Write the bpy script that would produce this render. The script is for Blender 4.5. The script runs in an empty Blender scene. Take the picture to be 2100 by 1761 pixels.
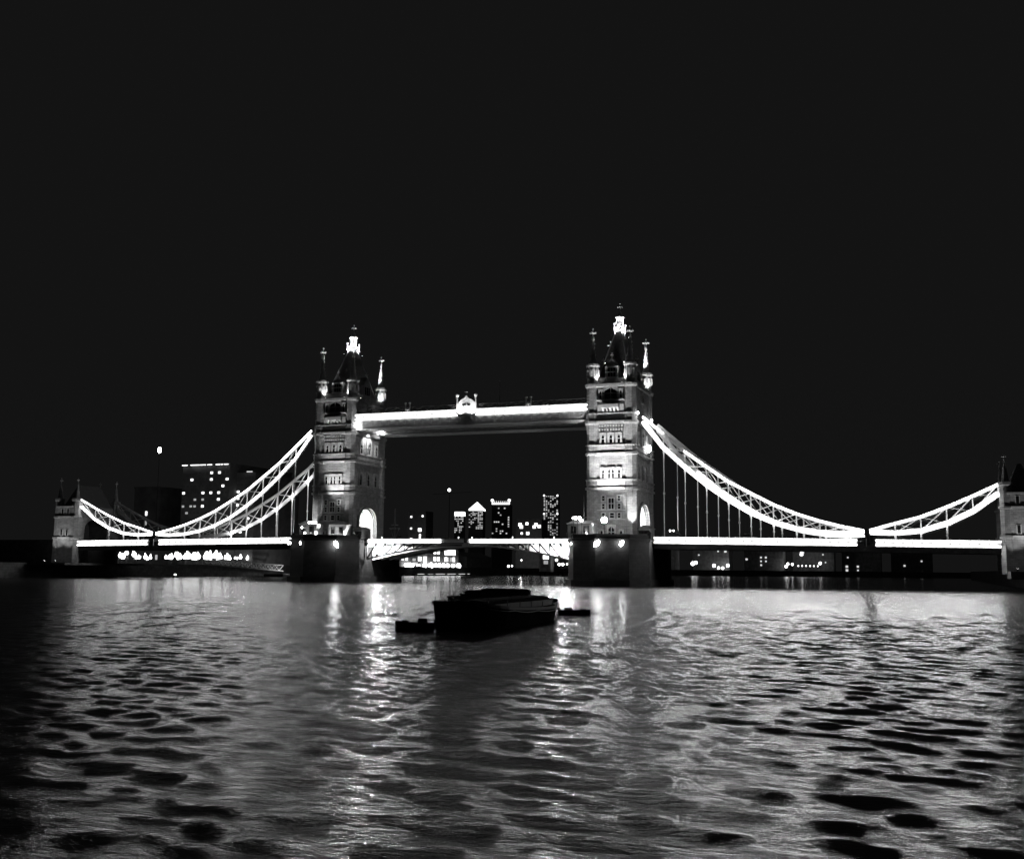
import bpy, math, random
import numpy as np
from mathutils import Vector, Matrix

# ------------------------------------------------------------------ scene, camera, sky
random.seed(7)
scn = bpy.context.scene
COL = scn.collection
R = math.radians

cam_d = bpy.data.cameras.new('camera'); cam = bpy.data.objects.new('camera', cam_d); COL.objects.link(cam)
scn.camera = cam
YAW, PITCH, ROLL, F = 0.375169, 0.135887, 0.009804, 2254.5
cam_d.sensor_fit = 'HORIZONTAL'; cam_d.sensor_width = 36.0
cam_d.lens = 36.0 * F / 2100.0
cam_d.shift_x = (1050 - 1017) / 2100.0
cam_d.shift_y = (857 - 880.5) / 2100.0
cam_d.clip_start = 0.5; cam_d.clip_end = 12000
CAM = Vector((117.54, -285.67, 4.2))
fw = Vector((-math.sin(YAW) * math.cos(PITCH), math.cos(YAW) * math.cos(PITCH), math.sin(PITCH)))
rt = Vector((math.cos(YAW), math.sin(YAW), 0)); up = rt.cross(fw)
rt2 = rt * math.cos(ROLL) + up * math.sin(ROLL); up2 = up * math.cos(ROLL) - rt * math.sin(ROLL)
m = Matrix((rt2, up2, -fw)).transposed().to_4x4(); m.translation = CAM
cam.matrix_world = m

w = bpy.data.worlds.new('World'); scn.world = w; w.use_nodes = True
bg = w.node_tree.nodes['Background']
bg.inputs[0].default_value = (0.0066, 0.0066, 0.0066, 1); bg.inputs[1].default_value = 1.0
scn.view_settings.view_transform = 'Standard'; scn.view_settings.look = 'None'
scn.view_settings.exposure = 0; scn.view_settings.gamma = 1
cy = scn.cycles
cy.use_denoising = True; cy.max_bounces = 4; cy.diffuse_bounces = 2; cy.glossy_bounces = 3
cy.transmission_bounces = 2; cy.caustics_reflective = False; cy.caustics_refractive = False
cy.sample_clamp_indirect = 4.0
cy.use_light_tree = True

# ------------------------------------------------------------------ materials (black-and-white picture: all greys)
def newmat(name):
    mt = bpy.data.materials.new(name); mt.use_nodes = True
    nt = mt.node_tree; return mt, nt, nt.nodes['Principled BSDF']

def grey(name, v, rough=0.7, var=0.25, scale=1.2, bump=0.0, metal=0.0, spec=0.3):
    mt, nt, b = newmat(name)
    b.inputs['Roughness'].default_value = rough; b.inputs['Metallic'].default_value = metal
    b.inputs['Specular IOR Level'].default_value = spec
    tc = nt.nodes.new('ShaderNodeTexCoord'); n = nt.nodes.new('ShaderNodeTexNoise')
    n.inputs['Scale'].default_value = scale; n.inputs['Detail'].default_value = 5
    nt.links.new(tc.outputs['Object'], n.inputs['Vector'])
    r = nt.nodes.new('ShaderNodeValToRGB')
    lo, hi = v * (1 - var), v * (1 + var)
    r.color_ramp.elements[0].position = 0.3; r.color_ramp.elements[1].position = 0.7
    r.color_ramp.elements[0].color = (lo, lo, lo, 1); r.color_ramp.elements[1].color = (hi, hi, hi, 1)
    nt.links.new(n.outputs['Fac'], r.inputs['Fac']); nt.links.new(r.outputs['Color'], b.inputs['Base Color'])
    if bump:
        bp = nt.nodes.new('ShaderNodeBump'); bp.inputs['Strength'].default_value = bump; bp.inputs['Distance'].default_value = 0.05
        nt.links.new(n.outputs['Fac'], bp.inputs['Height']); nt.links.new(bp.outputs['Normal'], b.inputs['Normal'])
    return mt

def masonry(name, v, bw, bh, var=0.35, mortar=0.6):
    """coursed stone: brick texture on (x+y, z), noise for weathering"""
    mt, nt, b = newmat(name)
    b.inputs['Roughness'].default_value = 0.85; b.inputs['Specular IOR Level'].default_value = 0.2
    L = nt.links.new
    tc = nt.nodes.new('ShaderNodeTexCoord'); sp = nt.nodes.new('ShaderNodeSeparateXYZ'); L(tc.outputs['Object'], sp.inputs[0])
    ad = nt.nodes.new('ShaderNodeMath'); L(sp.outputs['X'], ad.inputs[0]); L(sp.outputs['Y'], ad.inputs[1])
    cb = nt.nodes.new('ShaderNodeCombineXYZ'); L(ad.outputs[0], cb.inputs['X']); L(sp.outputs['Z'], cb.inputs['Y'])
    br = nt.nodes.new('ShaderNodeTexBrick'); L(cb.outputs[0], br.inputs['Vector'])
    br.inputs['Scale'].default_value = 1.0; br.inputs['Brick Width'].default_value = bw; br.inputs['Row Height'].default_value = bh
    br.inputs['Mortar Size'].default_value = 0.03
    a = v * (1 - var * .6); c = v * (1 + var * .5)
    br.inputs['Color1'].default_value = (a, a, a, 1); br.inputs['Color2'].default_value = (c, c, c, 1)
    br.inputs['Mortar'].default_value = (v * mortar,) * 3 + (1,)
    n = nt.nodes.new('ShaderNodeTexNoise'); n.inputs['Scale'].default_value = 0.7; n.inputs['Detail'].default_value = 8
    L(tc.outputs['Object'], n.inputs['Vector'])
    mr = nt.nodes.new('ShaderNodeMapRange'); mr.inputs[1].default_value = .3; mr.inputs[2].default_value = .7
    mr.inputs[3].default_value = 1 - var; mr.inputs[4].default_value = 1.1; L(n.outputs['Fac'], mr.inputs[0])
    mx = nt.nodes.new('ShaderNodeMix'); mx.data_type = 'RGBA'; mx.blend_type = 'MULTIPLY'; mx.inputs[0].default_value = 1
    L(br.outputs['Color'], mx.inputs[6]); L(mr.outputs[0], mx.inputs[7]); L(mx.outputs[2], b.inputs['Base Color'])
    bp = nt.nodes.new('ShaderNodeBump'); bp.inputs['Strength'].default_value = .6; bp.inputs['Distance'].default_value = .06
    L(br.outputs['Fac'], bp.inputs['Height']); bp.invert = True; L(bp.outputs['Normal'], b.inputs['Normal'])
    return mt

def glow(name, L, v=1.0):
    mt, nt, b = newmat(name)
    b.inputs['Base Color'].default_value = (.8, .8, .8, 1)
    b.inputs['Emission Color'].default_value = (v, v, v, 1); b.inputs['Emission Strength'].default_value = L
    return mt

M = dict(
    stone=masonry('granite_masonry', .36, 1.1, .42, .26),
    pale=masonry('pale_dressed_stone', .62, 1.4, .6, .2, .8),
    trim=grey('carved_trim_stone', .6, .8, .2, 2.5, .3),
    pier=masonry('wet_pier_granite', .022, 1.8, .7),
    slate=grey('roof_slate', .14, .45, .35, 3, .4),
    steel=grey('white_painted_steel', .72, .45, .08, .8),
    mid=grey('grey_painted_steel', .4, .5, .15, 1.0),
    dim=grey('dark_steel', .12, .55, .3, 1.5),
    black=grey('black_ironwork', .03, .5, .3, 2),
    glass=grey('dark_window_glass', .015, .12, .2, 1, spec=.6),
    blind=grey('drawn_window_blind', .12, .6, .2, 1),
    road=grey('asphalt', .06, .9, .3, 3, .2),
    quay=masonry('embankment_stone', .13, 2.2, .8),
    dark=grey('dark_brickwork', .22, .9, .4, .4),
    concrete=grey('city_concrete', .15, .9, .25, .3),
    tar=grey('tarred_hull', .010, .9, .5, .9, .4, spec=.04),
    cargo=grey('dark_tarpaulin', .010, .95, .4, 1.4, .5, spec=.03),
    gilt=grey('pale_gilding', .75, .35, .15, 4),
    paint=grey('car_paint', .25, .25, .05, 1, spec=.6),
    rubber=grey('rubber', .03, .9, .2, 5),
    tube=glow('tube_light', 9), lamp=glow('lamp_globe', 18), glare=glow('pier_lantern', 75), tubehot=glow('bright_tube_light', 14), lampsoft=glow('lamp_globe_soft', 6),
    win=glow('lit_window', 2.6), windim=glow('dim_lit_window', .35), winfar=glow('far_lit_window', .75), windot=glow('far_office_window', .45),
    crown_glow=glow('tower_top_glow', 2.2),  # emission standing in for floodlight on roofs and crowns; corner lights share it
)

# ------------------------------------------------------------------ mesh helpers
ORD = ('first second third fourth fifth sixth seventh eighth ninth tenth eleventh twelfth thirteenth fourteenth fifteenth sixteenth seventeenth eighteenth nineteenth twentieth '
       'twenty-first twenty-second twenty-third twenty-fourth twenty-fifth twenty-sixth twenty-seventh twenty-eighth twenty-ninth thirtieth thirty-first thirty-second thirty-third thirty-fourth thirty-fifth thirty-sixth thirty-seventh thirty-eighth thirty-ninth fortieth forty-first forty-second').split()
class MB:
    def __init__(s): s.v = []; s.f = []
    def add(s, vs, fs):
        o = len(s.v); s.v += [tuple(map(float, q)) for q in vs]; s.f += [tuple(i + o for i in q) for q in fs]; return s
    def box(s, x0, x1, y0, y1, z0, z1):
        return s.add([(x0,y0,z0),(x1,y0,z0),(x1,y1,z0),(x0,y1,z0),(x0,y0,z1),(x1,y0,z1),(x1,y1,z1),(x0,y1,z1)],
                     [(0,3,2,1),(4,5,6,7),(0,1,5,4),(1,2,6,5),(2,3,7,6),(3,0,4,7)])
    def beam(s, p, q, wd, ht=None):
        p, q = Vector(p), Vector(q); d = (q - p).normalized(); ht = wd if ht is None else ht
        a = d.cross(Vector((0,0,1)))
        if a.length < 1e-3: a = Vector((1,0,0))
        a.normalize(); b = a.cross(d).normalized(); a = a * wd / 2; b = b * ht / 2
        return s.add([p-a-b, p+a-b, p+a+b, p-a+b, q-a-b, q+a-b, q+a+b, q-a+b],
                     [(0,1,2,3),(7,6,5,4),(0,4,5,1),(1,5,6,2),(2,6,7,3),(3,7,4,0)])
    def rod(s, p, q, r0, r1=None, n=8):
        p, q = Vector(p), Vector(q); d = (q - p).normalized(); r1 = r0 if r1 is None else r1
        a = d.orthogonal().normalized(); b = d.cross(a)
        vs = [p + (a*math.cos(t) + b*math.sin(t))*r0 for t in [2*math.pi*i/n for i in range(n)]]
        vs += [q + (a*math.cos(t) + b*math.sin(t))*r1 for t in [2*math.pi*i/n for i in range(n)]]
        return s.add(vs, [(i,(i+1)%n,n+(i+1)%n,n+i) for i in range(n)] + [tuple(range(n-1,-1,-1)), tuple(range(n,2*n))])
    def lathe(s, c, prof, n=8, rot=None, sy=1.0):
        """prof: list of (r, z); closed at both ends"""
        rot = math.pi / n if rot is None else rot
        vs = [(c[0]+r*math.cos(rot+2*math.pi*i/n), c[1]+sy*r*math.sin(rot+2*math.pi*i/n), c[2]+z) for r, z in prof for i in range(n)]
        k = len(prof)
        fs = [(j*n+i, j*n+(i+1)%n, (j+1)*n+(i+1)%n, (j+1)*n+i) for j in range(k-1) for i in range(n)]
        fs += [tuple(range(n-1,-1,-1)), tuple((k-1)*n+i for i in range(n))]
        return s.add(vs, fs)
    def prism(s, poly, axis, a, b):
        """poly of 2-D points; axis 'z': (x,y), 'x': (y,z), 'y': (x,z)"""
        n = len(poly)
        mk = {'z': lambda u,v,t:(u,v,t), 'x': lambda u,v,t:(t,u,v), 'y': lambda u,v,t:(u,t,v)}[axis]
        vs = [mk(u,v,a) for u,v in poly] + [mk(u,v,b) for u,v in poly]
        return s.add(vs, [tuple(range(n-1,-1,-1)), tuple(range(n,2*n))] + [(i,(i+1)%n,n+(i+1)%n,n+i) for i in range(n)])
    def ball(s, c, r, n=8, mrow=5, sz=1.0):
        prof = [(max(1e-3, r*math.sin(math.pi*i/mrow)), -r*sz*math.cos(math.pi*i/mrow)) for i in range(mrow+1)]
        return s.lathe(c, prof, n)
    def hip(s, x0, x1, y0, y1, z0, z1, ix, iy):
        return s.add([(x0,y0,z0),(x1,y0,z0),(x1,y1,z0),(x0,y1,z0),(x0+ix,y0+iy,z1),(x1-ix,y0+iy,z1),(x1-ix,y1-iy,z1),(x0+ix,y1-iy,z1)],
                     [(0,3,2,1),(4,5,6,7),(0,1,5,4),(1,2,6,5),(2,3,7,6),(3,0,4,7)])
    def mesh(s, name, off):
        me = bpy.data.meshes.new(name)
        me.from_pydata([(x-off[0], y-off[1], z-off[2]) for x,y,z in s.v], [], s.f); me.update(); return me

def wloc(o):
    p = Vector((0,0,0))
    while o is not None: p += o.location; o = o.parent
    return p
def obj(name, mb, mat, parent=None, label=None, smooth=False):
    off = wloc(parent) if parent else (0,0,0)
    me = mb.mesh(name, off); me.materials.append(M[mat] if isinstance(mat, str) else mat)
    if smooth: me.polygons.foreach_set('use_smooth', [True]*len(me.polygons))
    o = bpy.data.objects.new(name, me); COL.objects.link(o); o.parent = parent
    if label: o['label'] = label
    return o
def share(name, me, loc, parent, scale=None, rot=None):
    """a piece that shares mesh data with its alikes; loc is in world space"""
    o = bpy.data.objects.new(name, me); COL.objects.link(o); o.parent = parent
    o.location = Vector(loc) - (wloc(parent) if parent else Vector())
    if scale: o.scale = scale
    if rot is not None: o.rotation_euler = rot
    return o
def thing(name, loc, label, cat, group=None):
    o = bpy.data.objects.new(name, None); COL.objects.link(o); o.location = loc
    o.empty_display_size = .5
    return tag(o, label, cat, group)
def tag(o, label, cat, group=None):
    o['label'] = label; o['category'] = cat
    if group: o['group'] = group
    return o
def struct(o): o['kind'] = 'structure'; return o
def copy_tree(o, parent=None):
    c = o.copy(); COL.objects.link(c); c.parent = parent
    for ch in list(o.children): copy_tree(ch, c)
    return c
def point(name, loc, power, r=.25, parent=None):
    l = bpy.data.lights.new(name, 'POINT'); l.energy = power; l.shadow_soft_size = r
    o = bpy.data.objects.new(name, l); COL.objects.link(o); o.parent = parent
    o.location = Vector(loc) - (wloc(parent) if parent else Vector()); return o
def spot(name, loc, tgt, power, ang, parent=None, blend=.6, r=.3):
    l = bpy.data.lights.new(name, 'SPOT'); l.energy = power; l.spot_size = R(ang); l.spot_blend = blend; l.shadow_soft_size = r
    o = bpy.data.objects.new(name, l); COL.objects.link(o); o.parent = parent
    o.location = Vector(loc) - (wloc(parent) if parent else Vector())
    o.rotation_euler = (Vector(tgt) - Vector(loc)).to_track_quat('-Z', 'Y').to_euler(); return o
def area(name, loc, tgt, power, sx, sy, parent=None, spread=180):
    l = bpy.data.lights.new(name, 'AREA'); l.energy = power; l.shape = 'RECTANGLE'; l.size = sx; l.size_y = sy; l.spread = R(spread)
    o = bpy.data.objects.new(name, l); COL.objects.link(o); o.parent = parent
    o.location = Vector(loc) - (wloc(parent) if parent else Vector())
    z = -(Vector(tgt) - Vector(loc)).normalized(); x = Vector((1,0,0)); y = z.cross(x).normalized(); x = y.cross(z)
    o.rotation_euler = Matrix((x, y, z)).transposed().to_euler(); return o

# ------------------------------------------------------------------ river
def make_river():
    ang = np.concatenate([np.linspace(-math.pi, -.56, 50, endpoint=False), np.linspace(-.56, .56, 760, endpoint=False), np.linspace(.56, math.pi, 50, endpoint=False)])
    rad = [2.0]
    while rad[-1] < 340: rad.append(rad[-1] + max(.2, rad[-1]*.0034))
    while rad[-1] < 9000: rad.append(rad[-1] * 1.12)
    rad = np.array(rad); nr, na = len(rad), len(ang)
    A, D = np.meshgrid(ang, rad); az = A - YAW     # 0 along the view axis
    X = CAM.x + D*np.sin(az); Y = CAM.y + D*np.cos(az)
    Z = np.zeros_like(X); sp = np.maximum(.2, D*.0034)
    rng = np.random.RandomState(3)
    gust = .85 + .2*np.sin(X*.043+1.0+.8*np.sin(Y*.021))*np.sin(Y*.052+.5*np.sin(X*.03))   # calmer and rougher patches
    for i in range(110):
        lam = .62 * (2.3/.62) ** rng.rand(); th = rng.normal(.36, .6); k = 2*math.pi/lam
        amp = .0026 * lam ** .95 * rng.uniform(.5, 1)
        wgt = np.clip((lam/sp - 2.2)/2.0, 0, 1) * (D < 330)
        s = np.sin(k*(X*math.sin(th) + Y*math.cos(th)) + rng.rand()*6.28 + .9*np.sin(X*.11+Y*.05+i))
        Z += amp*wgt*gust*s
    vs = np.stack([X, Y, Z], -1).reshape(-1, 3)
    i, j = np.meshgrid(np.arange(nr-1), np.arange(na), indexing='ij'); j2 = (j+1) % na
    fs = np.stack([i*na+j, i*na+j2, (i+1)*na+j2, (i+1)*na+j], -1).reshape(-1, 4)
    fs = fs[:, ::-1]
    me = bpy.data.meshes.new('river'); me.vertices.add(len(vs)); me.vertices.foreach_set('co', vs.ravel())
    me.loops.add(fs.size); me.loops.foreach_set('vertex_index', fs.ravel().astype(np.int32))
    me.polygons.add(len(fs)); me.polygons.foreach_set('loop_start', np.arange(0, fs.size, 4, dtype=np.int32))
    me.update(); me.validate()
    me.polygons.foreach_set('use_smooth', [True]*len(me.polygons))
    mt, nt, b = newmat('river_water'); L = nt.links.new
    b.inputs['Base Color'].default_value = (.055, .055, .055, 1); b.inputs['Roughness'].default_value = .16; b.inputs['IOR'].default_value = 1.33
    tc = nt.nodes.new('ShaderNodeTexCoord'); mp = nt.nodes.new('ShaderNodeMapping'); L(tc.outputs['Object'], mp.inputs['Vector'])
    mp.inputs['Rotation'].default_value = (0, 0, -.3); mp.inputs['Scale'].default_value = (.55, 1.3, 1)
    n1 = nt.nodes.new('ShaderNodeTexNoise'); n1.inputs['Scale'].default_value = 1.5; n1.inputs['Detail'].default_value = 5; n1.inputs['Roughness'].default_value = .68
    n1.inputs['Distortion'].default_value = .2
    L(mp.outputs[0], n1.inputs['Vector'])
    bp = nt.nodes.new('ShaderNodeBump'); bp.inputs['Strength'].default_value = .6; bp.inputs['Distance'].default_value = .34
    L(n1.outputs['Fac'], bp.inputs['Height']); L(bp.outputs['Normal'], b.inputs['Normal'])
    me.materials.append(mt)
    o = bpy.data.objects.new('river', me); COL.objects.link(o); return struct(o)
make_river()

# ------------------------------------------------------------------ banks
def bank(name, pts, z1):
    mb = MB().prism(pts, 'z', -3, z1); o = struct(obj(name, mb, 'quay')); return o
NB = [(-140,-900),(-140,395),(-118,470),(-70,560),(0,640),(90,700),(260,760),(700,800),(4000,900),(4000,7000),(-6000,7000),(-6000,-900)]
bank('riverbank_north', NB, 4.6)
bank('riverbank_south', [(142,-60),(142,520),(700,640),(4000,700),(4000,-60)], 5.2)

# ------------------------------------------------------------------ bridge geometry numbers
TX = 41.15                     # tower centres at +-TX
DECK0, DECK1 = 11.9, 10.9      # road level at pier and at abutment
def deck_z(x): t = min(1, max(0, (abs(x)-51.8)/82.2)); return DECK0 + (DECK1-DECK0)*t

# ------------------------------------------------------------------ piers
def make_pier():
    lab = 'dark granite pier with pointed cutwater under the smaller, farther tower'
    t = thing('bridge_pier', (-TX, 0, 0), lab, 'pier', 'river piers')
    x0 = -TX
    def ring(k):
        h = [(-10.65,-12.5),(-7.2,-19.5),(0,-24.5),(7.2,-19.5),(10.65,-12.5)]
        h += [(-a,-b) for a,b in h]
        return [(x0+a*k, b*k) for a,b in h]
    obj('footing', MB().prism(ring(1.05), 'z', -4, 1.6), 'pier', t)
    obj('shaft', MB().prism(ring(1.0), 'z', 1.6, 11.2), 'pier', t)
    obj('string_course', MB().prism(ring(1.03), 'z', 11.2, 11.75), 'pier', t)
    obj('pavement', MB().prism(ring(.99), 'z', 11.75, 12.0), 'road', t)
    pts = ring(.995)
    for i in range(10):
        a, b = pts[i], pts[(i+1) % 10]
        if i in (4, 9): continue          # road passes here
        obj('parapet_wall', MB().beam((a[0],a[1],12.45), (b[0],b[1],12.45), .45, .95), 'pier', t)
    for k in (0, 4, 5, 9):
        a = pts[k]; obj('parapet_pillar', MB().lathe((a[0],a[1],12.0), [(.5,0),(.5,1.3),(.65,1.35),(.2,1.8)]), 'pier', t)
    return t
pl = make_pier(); pr = copy_tree(pl); pr.location.x = TX
pr['label'] = 'dark granite pier with pointed cutwater under the taller, nearer tower'

# ------------------------------------------------------------------ towers
HX, HY, Z0 = 5.1, 8.7, 12.0
FX, FY = 6.0, 9.6              # wall planes: X = +-FX, Y = +-FY
def win_mesh(wd, h, arched=True, fr=.3, dp=.3, transom=True):
    """surround in local coords: u = x, depth = -y, z up from sill; returns (surround, pane) builders"""
    hw = wd/2; sp = h*.72 if arched else h
    inn = [(-hw,0),(hw,0),(hw,sp),(0,h),(-hw,sp)]
    o = hw+fr; outt = [(-o,-fr),(o,-fr),(o,h+fr*.6),(0,h+fr),(-o,h+fr*.6)]
    s = MB(); n = 5
    vs = [(u,-dp,z) for u,z in outt] + [(u,-dp,z) for u,z in inn] + [(u,.05,z) for u,z in outt] + [(u,.05,z) for u,z in inn]
    fs = []
    for i in range(n):
        j = (i+1) % n
        fs += [(i,j,n+j,n+i), (2*n+i,2*n+j,j,i)[::-1], (n+i,n+j,3*n+j,3*n+i)]
    s.add(vs, fs)
    if transom: s.box(-hw,hw,-dp*.75,-.02,h*.5-.07,h*.5+.07)
    if wd > 1.3: s.box(-.07,.07,-dp*.7,-.02,0,h)
    p = MB().add([(u,-.03,z) for u,z in inn], [(0,1,2,3,4)])
    return s, p
_wc = {}
def window(parent, face, u, z, wd, h, base, arched=True, fr=.3, mat='pale', pane='glass'):
    key = (wd,h,arched,fr,mat,pane)
    if key not in _wc:
        s, p = win_mesh(wd,h,arched,fr); a = s.mesh('window',(0,0,0)); a.materials.append(M[mat])
        b = p.mesh('pane',(0,0,0)); b.materials.append(M[pane]); _wc[key] = (a,b)
    a, b = _wc[key]; x0, y0 = base
    loc, rz = {'front': ((x0+u, y0-FY, z), 0), 'east': ((x0+FX, y0+u, z), math.pi/2), 'west': ((x0-FX, y0+u, z), -math.pi/2), 'back': ((x0-u, y0+FY, z), math.pi)}[face]
    o = share('window', a, loc, parent, rot=(0,0,rz)); c = bpy.data.objects.new('pane', b); COL.objects.link(c); c.parent = o
    return o

def cross_mesh(c, s=1.0):
    x, y, z = c; mb = MB()
    mb.rod((x,y,z-.2*s),(x,y,z+3.0*s),.13*s,.10*s,6)
    mb.ball((x,y,z+.45*s),.36*s,8,4); mb.ball((x,y,z+2.95*s),.26*s,8,4)
    mb.beam((x-.8*s,y,z+1.75*s),(x+.8*s,y,z+1.75*s),.34*s); mb.beam((x,y-.8*s,z+1.75*s),(x,y+.8*s,z+1.75*s),.34*s)
    for a,b in ((-.8,0),(.8,0),(0,-.8),(0,.8)): mb.ball((x+a*s,y+b*s,z+1.75*s),.3*s,6,4)
    return mb

CORB = MB().box(-.2,.2,-.26,.26,-.27,.28).mesh('corbel',(0,0,0)); CORB.materials.append(M['pale'])
def make_tower():
    x0 = -TX
    t = thing('bridge_tower', (x0,0,Z0), 'floodlit gothic stone tower farther from the camera, lower in the picture', 'tower', 'main bridge towers')
    base = (x0, 0)
    # body: lower storey pierced by the road arch, then plain storeys
    A = 5.2; arch = [(-FY+.1,Z0),(-A,Z0)]
    for k in range(11):
        th = math.pi*(1-k/10); arch.append((A*math.cos(th), 16.2+5.0*math.sin(th)**.85))
    arch += [(A,Z0),(FY-.1,Z0),(FY-.1,24.9),(-FY+.1,24.9)]
    obj('lower_wall', MB().prism(arch, 'x', x0-FX, x0+FX), 'stone', t)
    for k, xr in enumerate((-5.2,-2.6,0,2.6,5.2)):
        mb = MB()
        for q in range(10):
            p1 = arch[2+q]; p2 = arch[3+q]; mb.beam((x0+xr,p1[0],p1[1]-.14),(x0+xr,p2[0],p2[1]-.14),.5,.34)
        for sy in (-1,1): mb.box(x0+xr-.25,x0+xr+.25, sy*A-.17, sy*A+.17, Z0, 16.2)
        obj('arch_rib', mb, 'pale', t)
    for sx in (-1,1):
        mb = MB(); xx = x0+sx*(FX+.25)
        prev = None
        for k in range(13):
            th = math.pi*(1-k/12); p = (xx,(A+.45)*math.cos(th),16.2+5.5*math.sin(th)**.85)
            if prev: mb.beam(prev,p,.6,.7)
            prev = p
        for sy in (-1,1): mb.box(xx-.3,xx+.3,sy*(A+.45)-.35,sy*(A+.45)+.35,Z0,16.2)
        obj('arch_moulding', mb, 'stone', t)
    obj('wall', MB().box(x0-FX,x0+FX,-FY+.1,FY-.1,24.9,33.9), 'stone', t)
    obj('wall', MB().box(x0-FX,x0+FX,-FY+.1,FY-.1,33.9,42.4), 'stone', t)
    obj('wall', MB().box(x0-FX,x0+FX,-FY+.1,FY-.1,42.4,52.5), 'stone', t)
    obj('parapet', MB().box(x0-FX+.6,x0+FX-.6,-FY+.7,FY-.7,52.5,54.2), 'stone', t)
    # spandrel bands (pale) and cornices, front/back and the arch sides
    for z0,z1 in ((25.85,27.1),(34.95,36.15),(43.3,44.55)):
        for s in (-1,1):
            obj('pale_band', MB().add([(x0-3.7,s*FY,z0),(x0+3.7,s*FY,z0),(x0+3.7,s*(FY+.32),z0+.12),(x0-3.7,s*(FY+.32),z0+.12),(x0-3.7,s*(FY-.05),z1),(x0+3.7,s*(FY-.05),z1),(x0+3.7,s*(FY+.22),z1-.1),(x0-3.7,s*(FY+.22),z1-.1)],
                [(0,1,2,3),(7,6,5,4),(3,2,6,7),(0,3,7,4),(1,5,6,2),(0,4,5,1)]), 'pale', t)
            obj('pale_band', MB().box(x0+s*FX-(.3 if s>0 else .3), x0+s*FX+.3, -7.3, 7.3, z0, z1), 'stone', t)
    for z0,z1,p in ((24.75,25.35,.62),(27.1,27.4,.5),(33.75,34.35,.62),(36.15,36.45,.5),(42.0,42.65,.75),(44.55,44.8,.45),(51.75,52.5,.8),(17.0,17.2,.3),(19.35,19.5,.3),(48.0,48.3,.7)):
        lim = 3.75
        for s in (-1,1):
            a,b = sorted((s*(FY-.3), s*(FY+p)))
            obj('cornice', MB().box(x0-lim,x0+lim,a,b,z0,z1), 'pale' if p>.4 else 'trim', t)
            if z0 > 23 and z0 != 48.0:
                a,b = sorted((x0+s*(FX-.3), x0+s*(FX+p*.8)))
                obj('cornice', MB().box(a,b,-7.2,7.2,z0+.02,z1-.02), 'stone', t)
    # dentil / corbel table under the storey-four cornice
    for z in (40.15,41.15):
        for s in (-1,1):
            for k in range(9):
                u = -3.0+k*.75; share('corbel', CORB, (x0+u,s*(FY+.16),z+.27), t)
    # windows
    for face in ('front','back'):
        for u in (-2.15,0,2.15): window(t,face,u,36.85,.72,2.35,base,True,.52)
        for u in (-2.15,-.48,.48,2.15): window(t,face,u,27.75,.62,2.4,base,True,.42)
        for u in (-2.1,2.1):
            window(t,face,u,21.85,.7,1.25,base,False,.28); window(t,face,u,19.75,.7,1.3,base,False,.28); window(t,face,u,17.45,.7,1.2,base,False,.28)
        window(t,face,0,19.75,1.4,2.75,base,False,.3); window(t,face,.2,17.45,1.1,1.2,base,False,.25)
        window(t,face,0,12.2,1.6,3.2,base,True,.4); 
        for u in (-2.6,2.6): window(t,face,u,12.3,.7,2.0,base,True,.28)
        window(t,face,0,48.5,3.3,3.0,base,True,.35,'stone')  # open balcony bay; the dark pane stands in for its shaded depth
        for u in (-2.75,2.75): window(t,face,u,48.6,.55,2.3,base,True,.3)
    for face in ('east','west'):
        window(t,face,0,36.9,2.2,4.2,base,True,.4)
        for u in (-4.6,4.6): window(t,face,u,36.9,1.1,3.0,base,True,.35)
        for u in (-4.6,0,4.6): window(t,face,u,27.7,1.2,3.6,base,True,.35,'stone')
        window(t,face,0,48.6,2.4,2.8,base,True,.35,'stone')
    # balcony on corbels, front and back
    for s in (-1,1):
        b = obj('balcony', MB().box(x0-2.3,x0+2.3,min(s*FY,s*(FY+1.1)),max(s*FY,s*(FY+1.1)),46.1,47.0), 'pale', t)
        mb = MB()
        for k in range(5):
            u = -2.0+k; a = s*FY; mb.add([(x0+u-.3,a,46.1),(x0+u+.3,a,46.1),(x0+u+.3,a+s*.95,46.1),(x0+u-.3,a+s*.95,46.1),(x0+u-.15,a,44.85),(x0+u+.15,a,44.85)],
                [(0,1,2,3),(0,4,5,1),(2,5,4,3),(0,3,4),(1,5,2)])
        obj('bracket', mb, 'pale', b)
        for u in (-3.0,3.0): obj('panel', MB().box(x0+u-.55,x0+u+.55,min(s*FY,s*(FY+.3)),max(s*FY,s*(FY+.3)),45.0,47.0),'trim',t)
    # corner turrets
    prof = [(2.05,0),(2.05,.7),(1.85,1.1),(1.72,1.6),(1.68,12.6),(2.12,12.75),(2.12,13.3),(1.72,13.4),(1.74,13.85),(1.92,14.0),(1.80,15.0),(2.05,15.12),(2.05,15.4),(1.72,15.5),
            (1.68,21.7),(2.1,21.85),(2.1,22.35),(1.72,22.45),(1.74,22.95),(1.92,23.05),(1.8,24.1),(2.05,24.2),(2.05,24.45),(1.6,24.6),(1.62,27.0),(1.85,29.7),(2.2,30.1),(2.2,30.65),(1.8,30.75),
            (1.78,31.3),(1.95,31.4),(1.82,32.5),(1.98,32.6),(1.98,32.8),(1.66,32.9),(1.66,39.6),(2.0,39.9),(2.12,40.4),(2.12,40.6),(1.5,40.75),(1.5,41.9),(1.62,42.1),(1.62,45.2),(1.9,45.5),(1.9,46.0),(1.3,46.1)]
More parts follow.
